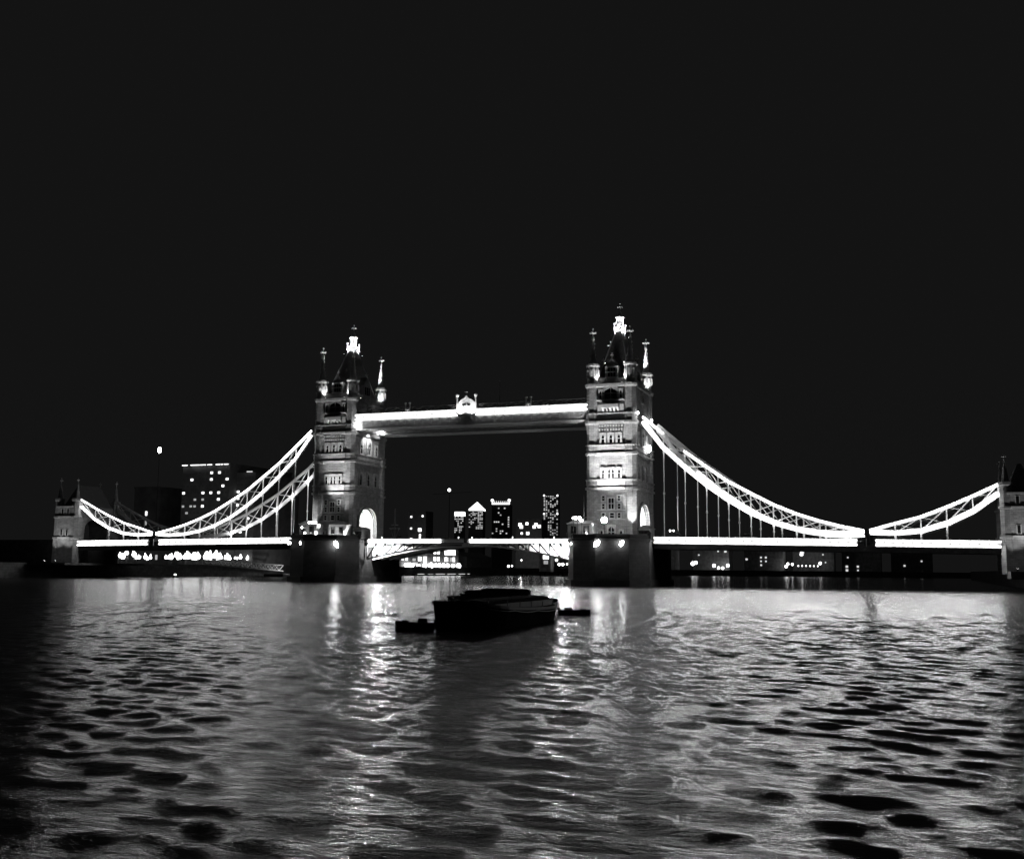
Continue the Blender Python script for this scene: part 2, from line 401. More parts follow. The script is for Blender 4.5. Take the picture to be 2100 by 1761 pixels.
    for sx in (-1,1):
        for sy in (-1,1):
            c = (x0+sx*HX, sy*HY, Z0)
            tu = obj('turret', MB().lathe(c, prof, 8), 'stone', t)
            mb = MB().lathe((c[0],c[1],Z0), [(1.15,46.1),(1.15,46.5),(.85,46.9),(.24,52.6),(.42,52.7),(.42,53.0),(.1,53.1)], 8)
            for k in range(5):
                zz = 47.6+k*1.0; rr = .85-(zz-46.9)*.107
                for q in range(4):
                    an = math.pi/4+q*math.pi/2; mb.box(c[0]+math.cos(an)*rr*1.1-.1,c[0]+math.cos(an)*rr*1.1+.1,c[1]+math.sin(an)*rr*1.1-.1,c[1]+math.sin(an)*rr*1.1+.1,Z0+zz,Z0+zz+.22)
            obj('pinnacle', mb, 'pale', tu)
            obj('cross', cross_mesh((c[0],c[1],Z0+53.0), .92), 'gilt', tu)
            mb = MB()
            for q in range(8):
                an = q*math.pi/4; mb.box(c[0]+math.cos(an)*1.5-.22,c[0]+math.cos(an)*1.5+.22,c[1]+math.sin(an)*1.5-.22,c[1]+math.sin(an)*1.5+.22,Z0+42.6,Z0+44.4)
            obj('blind_arcade', mb, 'trim', tu)
    # gabled dormers on the four sides
    for s in (-1,1):
        y = s*(FY-.9)
        g = obj('dormer', MB().prism([(x0-1.7,53.6),(x0+1.7,53.6),(x0+1.7,57.4),(x0,59.7),(x0-1.7,57.4)],'y',min(y,y-s*3.5),max(y,y-s*3.5)), 'stone', t)
        yy = y+s*.08
        for u in (-.75,0,.75): obj('pane', MB().box(x0+u-.28,x0+u+.28,min(y,yy),max(y,yy),54.6,56.9),'glass',g)
        for z in (54.2,55.7,57.1): obj('ledge', MB().box(x0-1.75,x0+1.75,min(y,y+s*.3),max(y,y+s*.3),z,z+.2),'pale',g)
        obj('finial', cross_mesh((x0,y-s*.4,59.6),.45),'gilt',g)
        x = x0+s*(FX-.9)
        g = obj('dormer', MB().prism([(-2.2,53.6),(2.2,53.6),(2.2,57.4),(0,60.0),(-2.2,57.4)],'x',min(x,x-s*3),max(x,x-s*3)), 'stone', t)
        xx = x+s*.08
        for u in (-1.1,0,1.1): obj('pane', MB().box(min(x,xx),max(x,xx),u-.35,u+.35,54.6,56.9),'glass',g)
        obj('finial', cross_mesh((x-s*.4,0,59.9),.45),'gilt',g)
    # steep slate roof, cresting, lantern and spire
    rf = obj('roof', MB().hip(x0-4.3,x0+4.3,-7.3,7.3,53.9,68.3,3.5,6.1), 'slate', t)
    mb = MB()
    for sx in (-1,1):
        for sy in (-1,1): mb.beam((x0+sx*4.3,sy*7.3,54.0),(x0+sx*.8,sy*1.2,68.4),.22)
    obj('hip_rib', mb, 'mid', rf)
    obj('platform', MB().box(x0-1.25,x0+1.25,-1.6,1.6,68.3,68.8), 'stone', rf)
    mb = MB()
    for sx in (-1,1):
        for sy in (-1,1): mb.rod((x0+sx*1.15,sy*1.5,68.8),(x0+sx*1.15,sy*1.5,70.3),.1); mb.ball((x0+sx*1.15,sy*1.5,70.4),.24)
    mb.box(x0-1.2,x0+1.2,-1.55,-1.45,69.3,69.5); mb.box(x0-1.2,x0+1.2,1.45,1.55,69.3,69.5); mb.box(x0-1.2,x0-1.1,-1.44,1.44,69.3,69.5); mb.box(x0+1.1,x0+1.2,-1.44,1.44,69.3,69.5)
    obj('cresting', mb, 'gilt', rf)
    ln = obj('lantern', MB().lathe((x0,0,0),[(1.0,68.8),(1.0,72.0),(1.25,72.15),(1.25,72.4),(.8,72.7),(.3,73.9),(.12,74.6)],8), 'gilt', t)
    for q in range(8):
        an = q*math.pi/4; obj('louvre', MB().rod((x0+math.cos(an)*.93,math.sin(an)*.93,69.4),(x0+math.cos(an)*.93,math.sin(an)*.93,71.6),.12,n=5),'pale',ln)
    obj('spire_cross', cross_mesh((x0,0,73.9),.75), 'gilt', ln)
    return t
tl = make_tower(); tr = copy_tree(tl); tr.location.x = TX
tr['label'] = 'floodlit gothic stone tower nearer the camera, tallest thing in the picture'

# ------------------------------------------------------------------ chains (side-span suspension trusses)
UP = [(49.4,43.5),(54.7,38.9),(60.15,34.2),(65.6,30.2),(71.05,26.3),(76.5,23.3),(81.95,20.4),(87.4,18.1),(92.85,16.3),(98.2,14.9),(103.0,13.9)]
LO = [(49.4,42.3),(54.7,35.4),(60.15,30.3),(65.6,25.7),(71.05,21.8),(76.5,18.5),(81.95,16.1),(87.4,14.5),(92.85,13.6),(98.2,13.3),(103.0,13.6)]
UP2 = [(104.3,14.0),(110.0,15.6),(115.7,17.1),(121.4,19.3),(127.1,21.8),(132.6,24.4)]
LO2 = [(104.3,13.6),(110.0,13.4),(115.7,13.9),(121.4,15.6),(127.1,18.4),(132.6,22.4)]
CY = 8.2
_seg = {}
def tube_mesh():
    if 'm' not in _seg:
        _seg['m'] = MB().rod((0,0,0),(1,0,0),1,n=6).mesh('light_tube',(0,0,0)); _seg['m'].materials.append(M['tube'])
    return _seg['m']
def tube(parent, p, q, r=.13, hot=False):
    if hot and 'h' not in _seg:
        _seg['h'] = tube_mesh().copy(); _seg['h'].materials[0] = M['tubehot']
    p, q = Vector(p), Vector(q); d = q-p
    return share('light_tube', _seg['h'] if hot else tube_mesh(), p, parent, (d.length, r, r), d.to_track_quat('X','Z').to_euler())
def make_chain(sx, sy, U, Lw, lab, lit_u, lit_l, hang=True, mat='steel', nodelamp=False):
    y = sy*CY; P = lambda q: (sx*q[0], y, q[1])
    t = thing('suspension_chain', (sx*U[0][0], y, deck_z(U[0][0])), lab, 'chain truss', 'side span chains')
    mb = MB(); 
    for a,b in zip(U,U[1:]): mb.beam(P(a),P(b),.55,.62 if sx<0 else .8)
    obj('upper_chord', mb, mat, t)
    mb = MB()
    for a,b in zip(Lw,Lw[1:]): mb.beam(P(a),P(b),.6,1.0 if sx<0 else 1.3)  # right-hand chords, upper and lower, thickened to stand in for lamp bloom
    obj('lower_chord', mb, mat, t)
    n = len(U)
    for k in range(1, n-1 if U is UP else n):
        if abs(U[k][1]-Lw[k][1]) < .7: continue
        obj('post', MB().beam(P(U[k]),P(Lw[k]),.3,.3), mat, t)
    for k in range(1, n-2 if U is UP else n-1):
        a = (sx*U[k][0],y+.14,U[k][1]); b = (sx*Lw[k+1][0],y+.14,Lw[k+1][1]); c = (sx*Lw[k][0],y-.14,Lw[k][1]); d = (sx*U[k+1][0],y-.14,U[k+1][1])
        obj('diagonal', MB().beam(a,b,.14,.2), mat, t); obj('diagonal', MB().beam(c,d,.16,.26), mat, t)
    if hang:
        for k in range(1, n-2):
            x = Lw[k][0]
            if Lw[k][1]-deck_z(x) < 1.6: continue
            h = obj('hanger', MB().rod((sx*x,y,deck_z(x)-.2),(sx*x,y,Lw[k][1]),.13,.15,6), mat, t)
            obj('clevis', MB().lathe((sx*x,y,Lw[k][1]-.9),[(.16,-.9),(.3,0),(.34,.5),(.3,.9)],6), mat, h)
            obj('coupling', MB().lathe((sx*x,y,(Lw[k][1]+deck_z(x))*.5),[(.15,-.3),(.24,-.2),(.24,.2),(.15,.3)],6), mat, h)
    yo = y-.62
    for k in range(n-1):
        if k in lit_u: tube(t,(sx*U[k][0],yo,U[k][1]+.1),(sx*U[k+1][0],yo,U[k+1][1]+.1),hot=(sx>0 and sy<0 and 2<=k<7))
        if k in lit_l: tube(t,(sx*Lw[k][0],yo-.1,Lw[k][1]-.05),(sx*Lw[k+1][0],yo-.1,Lw[k+1][1]-.05),.17 if sx<0 else .24,hot=(sx>0 and sy<0 and 2<=k<7))
    if nodelamp:
        for k in range(1, n-3):
            x,z = Lw[k]; l = obj('node_lamp', MB().lathe((sx*x,yo-.3,z-.4),[(.06,.3),(.26,-.15),(.2,-.22)],6), 'lampsoft', t); point('node_light',(sx*x-sx*.6,yo-1.2,z-.2),420,.2,l)
    return t
ALL = range(20)
make_chain(-1,-1,UP,LO,'brightly lit chain truss climbing from the bridge joint to the farther tower, near side',ALL,ALL)
make_chain(-1,1,UP,LO,'dim grey chain truss behind the lit one, on the far side of the left span',(),(),nodelamp=True)
make_chain(-1,-1,UP2,LO2,'short lit chain link rising from the left span joint to the abutment, near side',ALL,ALL)
make_chain(-1,1,UP2,LO2,'short dim chain link beyond the left span joint, far side of the road',(),())
make_chain(1,-1,UP,LO,'brightest chain truss sweeping down from the nearer tower, near side of the right span',(0,2,3,4,5,6,7,8,9),ALL)
make_chain(1,1,UP,LO,'chain truss seen through the bright one, on the far side of the right span',(),range(2,20))
make_chain(1,-1,UP2,LO2,'short lit chain link rising beyond the right span joint, near side',ALL,ALL)
make_chain(1,1,UP2,LO2,'short dim chain link beyond the right span joint, far side of the road',(),())
for sx, nm in ((-1,'left'),(1,'right')):
    for sy in (-1,1):
        y = sy*CY; x = sx*103.65
        o = obj('chain_joint', MB().prism([(x-.75,10.5),(x+.75,10.5),(x+.45,12.6),(x+.65,13.2),(x+.5,14.4),(x-.5,14.4),(x-.65,13.2),(x-.45,12.6)],'y',y-.75,y+.55), 'black')
        tag(o, f'dark iron joint post of the {nm} span chains, {"near" if sy<0 else "far"} side of the road', 'joint post', 'chain joints')

# ------------------------------------------------------------------ side span decks with lamp-lit parapets
def panel_mesh(ln):
    k = round(ln,3)
    if k not in _seg:
        mb = MB().box(-ln/2,ln/2,0,.16,-1.62,0); mb.box(-ln/2,ln/2,-.2,.05,-.12,.04); mb.box(-ln/2,ln/2,-.22,.05,-1.7,-1.55)
        _seg[k] = mb.mesh('parapet_panel',(0,0,0)); _seg[k].materials.append(M['steel'])
    return _seg[k]
_post = MB().box(-.09,.09,-.2,.2,-1.75,.2).mesh('parapet_post',(0,0,0)); _post.materials.append(M['steel'])
def side_deck(sx):
    lab = 'left side span roadway with a continuous white-lit parapet above the quay' if sx<0 else 'right side span roadway with a continuous white-lit parapet over open water'
    t = thing('side_span_deck', (sx*92,0,deck_z(92)), lab, 'bridge deck', 'side span decks')
    def slab(y0,y1,dz0,dz1,xs=(51.9,134)):
        a,b = xs; vs=[]
        for x in (a,b):
            for y,dz in ((y0,dz0),(y1,dz0),(y1,dz1),(y0,dz1)): vs.append((sx*x,y,deck_z(x)+dz))
        return MB().add(vs,[(0,1,2,3),(7,6,5,4),(0,4,5,1),(1,5,6,2),(2,6,7,3),(3,7,4,0)])
    obj('roadway', slab(-8.95,8.95,-.45,0), 'road', t)
    for y in (-6.3,6.0): obj('footway_kerb', slab(y,y+.3,.004,.15), 'quay', t)
    for y in (-8.6,-3,3,8.2): obj('girder', slab(y,y+.35,-2.3,-.46), 'dim', t)
    for k in range(15):
        x = 55+k*5.4; obj('cross_girder', MB().box(sx*x-.15,sx*x+.15,-8.2,8.2,deck_z(x)-1.6,deck_z(x)-.47), 'dim', t)
    xs = [52.2]
    while xs[-1] < 133: xs.append(xs[-1]+2.05)
    sl = math.atan2(deck_z(133)-deck_z(52),81)
    for sy in (-1,1):
        for a,b in zip(xs,xs[1:]):
            mx = (a+b)/2; z = deck_z(mx)+.62
            if abs(mx-103.65) < 1.0: continue
            if abs(mx-103.65) < 1.3: continue
            o = share('parapet_panel', panel_mesh(2.03), (sx*mx, sy*9.1, z), t, rot=(0, -sx*sl if sy<0 else sx*sl, 0 if sy<0 else math.pi))
            if sy < 0:
                tube(t,(sx*a+.1*sx,-9.42,deck_z(a)+.42),(sx*b-.1*sx,-9.42,deck_z(b)+.42),.11)
                tube(t,(sx*a+.1*sx,-9.42,deck_z(a)-.72),(sx*b-.1*sx,-9.42,deck_z(b)-.72),.11)
        for a in xs: share('parapet_post', _post, (sx*a, sy*9.1, deck_z(a)+.62), t, rot=(0,0,0 if sy<0 else math.pi))
    return t
sd = {sx: side_deck(sx) for sx in (-1,1)}
# downlight of the parapet lamp rows
for sx, pw in ((-1,650),(1,3800)):
    area('parapet_lamp_row', (sx*77.5,-9.75,deck_z(77)-.9), (sx*77.5,-30,0), pw, 50, .3, sd[sx])
    area('parapet_lamp_row', (sx*118.5,-9.75,deck_z(118)-.9), (sx*118.5,-30,0), pw*.55, 27, .3, sd[sx])

# ------------------------------------------------------------------ bascule leaves
def bascule(sx):
    t = thing('bascule_leaf', (sx*30,0,11.9), ('left' if sx<0 else 'right')+' bascule leaf of the central span with lit parapet and curved truss', 'bascule', 'bascule leaves')
    lo = lambda x: 10.35 - 3.9*max(0,(x-2)/28)**1.7
    obj('roadway', MB().box(min(sx*.5,sx*30.2),max(sx*.5,sx*30.2),-8.9,8.9,11.3,11.75), 'road', t)
    xs = [1.0+2.9*k for k in range(11)]
    for y,mat in ((-9.0,'dim'),(-5.2,'steel'),(0,'steel'),(5.2,'steel'),(9.0,'mid')):  # outer girder coloured dark so it reads as a backlit silhouette
        g = MB()
        g.box(min(sx*.6,sx*30),max(sx*.6,sx*30),y-.2,y+.2,10.75,11.15)
        for a,b in zip(xs,xs[1:]): g.beam((sx*a,y,lo(a)),(sx*b,y,lo(b)),.4,.45)
        go = obj('truss_girder', g, mat, t)
        for k,(a,b) in enumerate(zip(xs,xs[1:])):
            if lo(a) > 10.0: continue
            obj('truss_post', MB().beam((sx*b,y,lo(b)),(sx*b,y,10.8),.28), 'black' if y==-9 else mat, go)  # outer posts and diagonals black for the same silhouette, inner ones stay light
            p = ((sx*a,y,10.8),(sx*b,y,lo(b)))
            obj('truss_diagonal', MB().beam(p[0],p[1],.36 if y==-9 else .24), 'black' if y==-9 else mat, go)
        if y != -9.0:
            w_ = MB()
            for a,b in zip(xs,xs[1:]): w_.add([(sx*a,y,lo(a)),(sx*b,y,lo(b)),(sx*b,y,10.8),(sx*a,y,10.8)],[(0,1,2,3)])
            if y == -5.2: obj('web_plate', w_, 'steel', go)
    for b in xs[3:]: obj('cross_beam', MB().box(sx*b-.15,sx*b+.15,-8.7,8.7,max(lo(b)+.3,10.0),10.72), 'mid', t)
    lit = (7.2,29.6) if sx<0 else (1.4,30.0)
    n = 11
    for sy in (-1,1):
        obj('parapet', MB().box(min(sx*.5,sx*30.1),max(sx*.5,sx*30.1),sy*9.15-.08,sy*9.15+.08,11.0,12.0), 'steel', t)
        obj('handrail', MB().box(min(sx*.5,sx*30.1),max(sx*.5,sx*30.1),sy*9.15-.12,sy*9.15+.12,12.02,12.14), 'mid', t)
    st = (lit[1]-lit[0])/n
    for k in range(n):
        a = lit[0]+k*st; b = a+st-.12
        for z in (11.2,11.78): tube(t,(sx*a,-9.4,z),(sx*b,-9.4,z),.1)
    for k in range(8):
        x = sx*(2+k*3.9); obj('lamp_stud', MB().rod((x,-9.0,12.1),(x,-9.0,12.4),.05).ball((x,-9.0,12.5),.13), 'lampsoft' if k in (0,3,6) else 'black', t)
    # lamps hung inside the deep end, between the outer truss and the first web
    for x,pw in ((27.8,6000),(24.2,2400),(19.5,350)):
        l = obj('inspection_lamp', MB().rod((sx*x,-6.6,10.1),(sx*x,-6.6,10.75),.06).ball((sx*x,-6.6,10.0),.2), 'lamp', t)
        point('inspection_light',(sx*x,-6.6,9.6),pw,.2,l)
    c = (lit[0]+lit[1])/2
    area('parapet_lamp_row', (sx*c,-9.75,10.9), (sx*c,-30,0), 800, lit[1]-lit[0], .3, t)
    return t
bascule(-1); bascule(1)

# ------------------------------------------------------------------ high-level walkways
def walkway(sy):
    y0, y1 = (-9.0,-5.6) if sy<0 else (5.6,9.0)
    t = thing('high_level_walkway', (0,(y0+y1)/2,43.2), 'lit high walkway between the towers, the near one carrying the crowned crest' if sy<0 else 'unlit high walkway between the towers, behind and below the lit one', 'walkway', 'high walkways')
    H = 34.9
    obj('floor', MB().box(-H,H,y0,y1,43.4,43.8), 'mid', t)
    obj('roof_slab', MB().box(-H,H,y0+.1,y1-.1,47.35,47.6), 'dim', t)
    for yy in (y0,y1):
        obj('bottom_chord', MB().box(-H,H,yy-.25,yy+.25,43.0,43.38), 'steel', t)
        obj('side_panel', MB().box(-H,H,yy-.08,yy+.08,43.85,45.75), 'mid', t)
        obj('top_chord', MB().box(-H,H,yy-.2,yy+.2,47.62,47.8), 'mid', t)
        n = 26; st = 2*H/n
        for k in range(n):
            a = -H+k*st; mb = MB()
            mb.beam((a,yy-.12,44.0),(a+st,yy-.12,45.7),.1,.14); mb.beam((a,yy-.14,45.7),(a+st,yy-.14,44.0),.1,.14); mb.box(a-.1,a+.1,yy-.18,yy+.1,43.85,45.75)
            obj('lattice_panel', mb, 'mid', t)
            mb = MB(); mb.beam((a,yy,47.85),(a+st,yy,49.0),.07); mb.beam((a,yy+.06,49.0),(a+st,yy+.06,47.85),.07); mb.box(a,a+st,yy-.04,yy+.04,49.0,49.1)
            obj('rail_lattice', mb, 'dim', t)
            if abs(a+st/2) < 3.2 and sy < 0 and yy == y0: continue
            obj('lit_panel' if (sy<0 and yy==y0) else 'parapet_panel', MB().box(a+.04,a+st-.04,yy-.1,yy+.1,45.8,47.58), 'steel', t)
            if sy<0 and yy==y0:
                tube(t,(a+.06,y0-.36,46.1),(a+st-.06,y0-.36,46.1),.12); tube(t,(a+.06,y0-.36,47.3),(a+st-.06,y0-.36,47.3),.12)
    for xx in (-18.2,18.0):
        for d in (-.65,.65):
            o = obj('ornament_post', MB().box(xx+d-.14,xx+d+.14,y0-.2,y0+.1,47.7,49.9), 'mid', t)
            obj('post_cap', MB().lathe((xx+d,y0-.05,49.9),[(.15,0),(.34,.2),(.34,.35),(.1,.55)],6), 'pale', o)
        obj('ornament_scroll', MB().ball((xx,y0-.05,48.4),.5,8,5), 'mid', t)
    if sy < 0:
        y = y0-.45
        pts = [(-2.55,46.2),(2.55,46.2),(2.55,49.2),(2.2,49.75),(1.4,50.15),(.75,50.45),(0,51.15),(-.75,50.45),(-1.4,50.15),(-2.2,49.75),(-2.55,49.2)]
        cr = obj('crest', MB().prism(pts,'y',y-.2,y+.3), 'pale', t, 'white floodlit crest panel with a crown, at the middle of the walkway')
        obj('recess_shade', MB().prism([(-1.3,48.7),(-.75,48.25),(.0,48.0),(.85,48.25),(1.4,48.75),(1.1,49.15),(.5,49.25),(.1,49.5),(-.4,49.25),(-1.0,49.15)],'y',y-.24,y-.1), 'black', cr)  # black plate set proud of the face, painted as a recess in shade
        mb = MB().lathe((.05,y-.3,48.2),[(.28,0),(.42,.35),(.2,.7),(.1,1.0)],8); mb.ball((.05,y-.3,49.25),.14); mb.beam((-.7,y-.3,48.45),(.1,y-.3,48.2),.16); mb.beam((.8,y-.3,48.5),(.1,y-.3,48.2),.16)
        obj('crown_emblem', mb, 'gilt', cr)
        obj('coping', MB().beam((-2.5,y-.1,49.35),(-1.4,y-.1,50.25),.5,.22).beam((-1.4,y-.1,50.25),(-.7,y-.1,50.55),.5,.22).beam((-.7,y-.1,50.55),(0,y-.1,51.3),.5,.22).beam((0,y-.1,51.3),(.7,y-.1,50.55),.5,.22).beam((.7,y-.1,50.55),(1.4,y-.1,50.25),.5,.22).beam((1.4,y-.1,50.25),(2.5,y-.1,49.35),.5,.22),'pale',cr)
        obj('finial', MB().rod((0,y,51.2),(0,y,52.6),.08).ball((0,y,51.75),.24).ball((0,y,52.35),.2).beam((-.4,y,52.3),(.4,y,52.3),.14), 'gilt', cr)
        for d in (-2.75,2.75):
            p = obj('crest_post', MB().box(d-.18,d+.18,y-.2,y+.25,46.2,50.9), 'pale', cr)
        for d in (-2.75,2.75): obj('post_finial', MB().lathe((d,y,50.9),[(.15,0),(.5,.5),(.5,.8),(.15,1.0)],8), 'gilt', cr)
        for x,zz in ((-1.7,46.0),(1.7,46.0)):
            l = obj('crest_lamp', MB().box(x-.4,x+.4,y-1.6,y-1.3,45.75,45.95).beam((x,y-1.4,45.8),(x,y0,44.6),.1), 'mid', t)
            spot('crest_light',(x,y-1.45,46.05),(x*.9,y-.2,48.8),1900,120,l)
        # flagstaff
        fpo = obj('flagstaff', MB().rod((9,-7.3,47.6),(9,-7.3,55.5),.09,.05,6), 'dim', t)
        # downward spill of the lamp rows
        area('walkway_lamp_row',(0,y0-.6,46.6),(0,-14,40),700,66,.3,t)
    return t
walkway(-1); walkway(1)

# ------------------------------------------------------------------ floodlights
def floodlight(loc, tgt, power, ang, label, size=.5, glowing=True, blend=.6):
    loc = Vector(loc); t = thing('floodlight', loc, label, 'floodlight', 'floodlights')
    d = (Vector(tgt)-loc).normalized()
    obj('bracket', MB().rod(loc+Vector((0,0,-.1)),loc+Vector((0,0,size*1.1)),size*.14,n=6), 'black', t)
    c = loc+Vector((0,0,size*1.2))
    h = obj('housing', MB().rod(c-d*size*.5,c+d*size*.25,size*.45,size*.75,10), 'black', t)
    obj('lens', MB().rod(c+d*size*.26,c+d*size*.3,size*.68,n=10), 'lamp' if glowing else 'lampsoft', h)
    spot('flood_light', c+d*size*.5, tgt, power, ang, h, blend)
    return t
for sx, k, nm in ((-1,1.2,'farther'),(1,1.6,'nearer')):
    X = sx*TX
    # from the cutwater, up the front face
    for u,tx,tz,pw in ((-4.2,-4.2,33,6500),(4.2,4.2,33,6500),(-1.6,-1.0,48,30000),(1.6,1.0,48,30000)):
        floodlight((X+u,-19.2+abs(u)*.25,12.0),(X+tx,-9.6,tz),pw*k,52,f'black floodlight on the cutwater of the {nm} tower, {"outer" if abs(u)>3 else "inner"} one toward {"left" if u<0 else "right"}')
    # close uplights at the feet of the front turrets
    for u,pw in ((-6.9,5000),(7.0,9000)):
        floodlight((X+u,-14.6,12.0),(X+u*.84,-10.3,18.5),pw*k,30,f'small uplight at the foot of the {"left" if u<0 else "right"} front turret of the {nm} tower',.3)
    # roof-level uplights between turret and dormer
    for u,v in ((-3.1,-10.05),(3.1,-10.05),(6.35,-6.1),(6.35,6.1),(-3.1,10.05),(3.1,10.05)):
        floodlight((X+u,v,52.5),(X+(u*1.2 if abs(v)>8 else u*.93),v*(.96 if abs(v)>8 else 1.25),57),(2600 if abs(v)<8 else 3600 if u>0 else 2200),75,f'roof uplight of the {nm} tower beside the turret at {"front" if v<-7 else "rear" if v>7 else "arch side, near" if v<0 else "arch side, far"} {"left" if u<0 else "right"}',.22)
    # lantern lights
    for a,b in ((-1,-1),(1,-1),(1,1)):
        floodlight((X+a*1.9,b*2.3,66.9),(X,0,72.0),9000,75,f'lantern light below the spire of the {nm} tower, {"near left" if a<0 else "near right" if b<0 else "far right"} one',.2)
    for a,b,pw,an in ((-1,-1,6000,15),(1,-1,6000,15),(1,1,9000,60),(-1,1,6000,15)):
        floodlight((X+a*2.6,b*5.6,58.6),(X+a*HX,b*HY,66.0 if an<20 else 62.5),pw,an,f'pinnacle light on the roof slope of the {nm} tower, {"near" if b<0 else "far"} {"left" if a<0 else "right"} one',.2)
    # walkway-end lamps on the arch side
    for v in (-9.6,5.6):
        l = thing('globe_lamp', (X+FX+.4,v,43.9), f'large glowing globe lamp high on the arch side of the {nm} tower, {"near" if v<0 else "far"} one', 'lamp', 'arch side lamps')
        obj('arm', MB().rod((X+FX-.1,v,43.6),(X+FX+1.1,v,44.2),.09), 'black', l); obj('globe', MB().ball((X+FX+1.2,v,44.5),.62 if sx<0 else .3,12,8,1.3), 'lamp', l, smooth=True)
        point('globe_light',(X+FX+1.9,v,43.4),(50 if v<0 else 1500) if sx<0 else 120,.4,l)
    if sx < 0: spot('globe_light',(X+FX+2.2,-2.0,43.0),(X+FX-.3,-1.0,37.5),2600,110,l)  # added fill for the upper arch wall, stands apart from both globes
    # lamp inside the road arch
    l = thing('arch_lamp', (X+1.5,-1.0,20.9), f'lamp hanging inside the road arch of the {nm} tower', 'lamp', 'road arch lamps')
    obj('chain', MB().rod((X+1.5,-1.0,19.8),(X+1.5,-1.0,21.2),.05), 'black', l); obj('globe', MB().ball((X+1.5,-1.0,19.5),.4,10,6), 'lamp', l)
    point('arch_light',(X+1.5,-1.0,18.6),9000,.4,l); point('arch_light',(X-3.5,1.0,17.5),3500,.4,l)
# side light on the far spandrel of the nearer tower
l = thing('globe_lamp', (TX+FX+.2,2.3,35.6), 'bright glowing lamp halfway up the right-hand side of the nearer tower', 'lamp', 'arch side lamps')
obj('arm', MB().rod((TX+FX-.1,2.3,35.6),(TX+FX+1.0,2.3,36.0),.09), 'black', l); obj('globe', MB().ball((TX+FX+1.1,2.3,36.4),.7,12,8,1.5), 'lamp', l, smooth=True)
point('globe_light',(TX+FX+2.0,2.3,36.4),160,.4,l)

# ------------------------------------------------------------------ things on the piers
def cabin(X, x0,x1,y0,y1,h,label,lit=False):
    t = thing('pier_cabin', (X+(x0+x1)/2,(y0+y1)/2,12.0), label, 'cabin', 'pier cabins')
    obj('walls', MB().box(X+x0,X+x1,y0,y1,12.0,12.0+h), 'pale' if lit else 'dark', t)  # lit flag picks paler walls, so floodlight and silhouette are partly in the colour
    obj('roof', MB().hip(X+x0-.35,X+x1+.35,y0-.35,y1+.35,12.0+h,12.0+h+.9,1.4,1.4), 'slate', t)
    n = 2
    for k in range(n):
        u = X+x0+(k+.5)*(x1-x0)/n
        wd = obj('window', MB().box(u-.75,u+.75,y0-.1,y0-.003,13.2,12.0+h-.5), 'mid' if lit else 'black', t)
        obj('pane', MB().box(u-.58,u+.58,y0-.14,y0-.11,13.35,12.0+h-.65), 'glass', wd)
    return t
cabin(-TX,-4.6,.6,-19.5,-15.5,3.9,'dark hip-roofed cabin on the pier in front of the farther tower')
cabin(-TX,1.6,6.8,-14.0,-10.6,3.9,'pale floodlit lodge with two openings at the foot of the farther tower',True)
floodlight((-TX+3.0,-17.2,12.0),(-TX+4.2,-14,14.2),420,120,'low floodlight in front of the pale lodge',.25)
cabin(TX,-9.2,-2.6,-17.8,-14.0,3.6,'dark hip-roofed cabin on the pier left of the nearer tower')
cabin(-TX,7.6,10.3,-11.0,-5.5,2.6,'low dark control cabin at the inner corner of the farther pier')
cabin(TX,7.6,10.3,-11.0,-5.5,2.6,'low dark control cabin at the outer corner of the nearer pier')
def lamp_post(x,y,z,h,label,r=.35,arms=1,group='pier lamps',mat='lamp',power=0):
    t = thing('lamp_post', (x,y,z), label, 'lamp', group)
    obj('post', MB().lathe((x,y,z),[(.22,0),(.22,.5),(.1,.7),(.07,h-r*.9)],8), 'black', t)
    if arms == 1: obj('globe', MB().ball((x,y,z+h),r,10,6), mat, t, smooth=True)
    else:
        for k in range(arms):
            u = (k-(arms-1)/2)*1.0
            obj('arm', MB().rod((x,y,z+h-.6),(x+u,y,z+h-.3),.05,n=5), 'black', t); obj('globe', MB().ball((x+u,y,z+h),r,10,6), mat, t, smooth=True)
    if power: point('lamp_light',(x,y-.1,z+h+.5),power,.3,t)
    return t
lamp_post(-TX-.2,-20.0,12.0,4.3,'three-globe lamp standard in front of the dark cabin at the farther tower',.33,3)
lamp_post(-TX-3.2,-18.9+1.0-2.6,12.0,2.9,'single small globe lamp at the left corner of the farther pier',.25)
lamp_post(-TX+1.35,-20.6,12.0,1.4,'low square-looking bright lamp beside the three-globe standard',.42)
lamp_post(-TX-1.8,-21.2,12.0,1.4,'low bright lamp at the left of the three-globe standard',.3)
lamp_post(TX-6.2,-19.0,12.0,5.0,'two-globe lamp standard on the pier left of the nearer tower, upper pair',.42,2)
lamp_post(TX-7.2,-19.4,12.0,5.9-1.0+.1,'globe lamp left of the two-globe standard at the nearer tower',.3)
lamp_post(TX-5.1,-19.2,12.0,4.4,'lower globe lamp right of the two-globe standard at the nearer tower',.4)
lamp_post(TX+1.0,-19.9,12.0,4.4,'large glaring lamp on the pier in front of the nearer tower',.75,mat='glare',power=60)
def wall_lamp(x,y,z,r,label,tilt=0):
    t = thing('wall_lamp', (x,y,z), label, 'lamp', 'pier wall lamps')
    obj('bracket', MB().rod((x,y+.7,z+.3),(x,y,z),.07), 'black', t)
    mb = MB(); d = Vector((math.sin(tilt),0,math.cos(tilt))); c = Vector((x,y-.1,z)); 
    mb.rod(c-d*r*1.5,c,r*.3,r,10); mb.rod(c,c+d*r*1.5,r,r*.3,10)
    obj('lantern', mb, 'glare' if r > .4 else 'lamp', t); return t
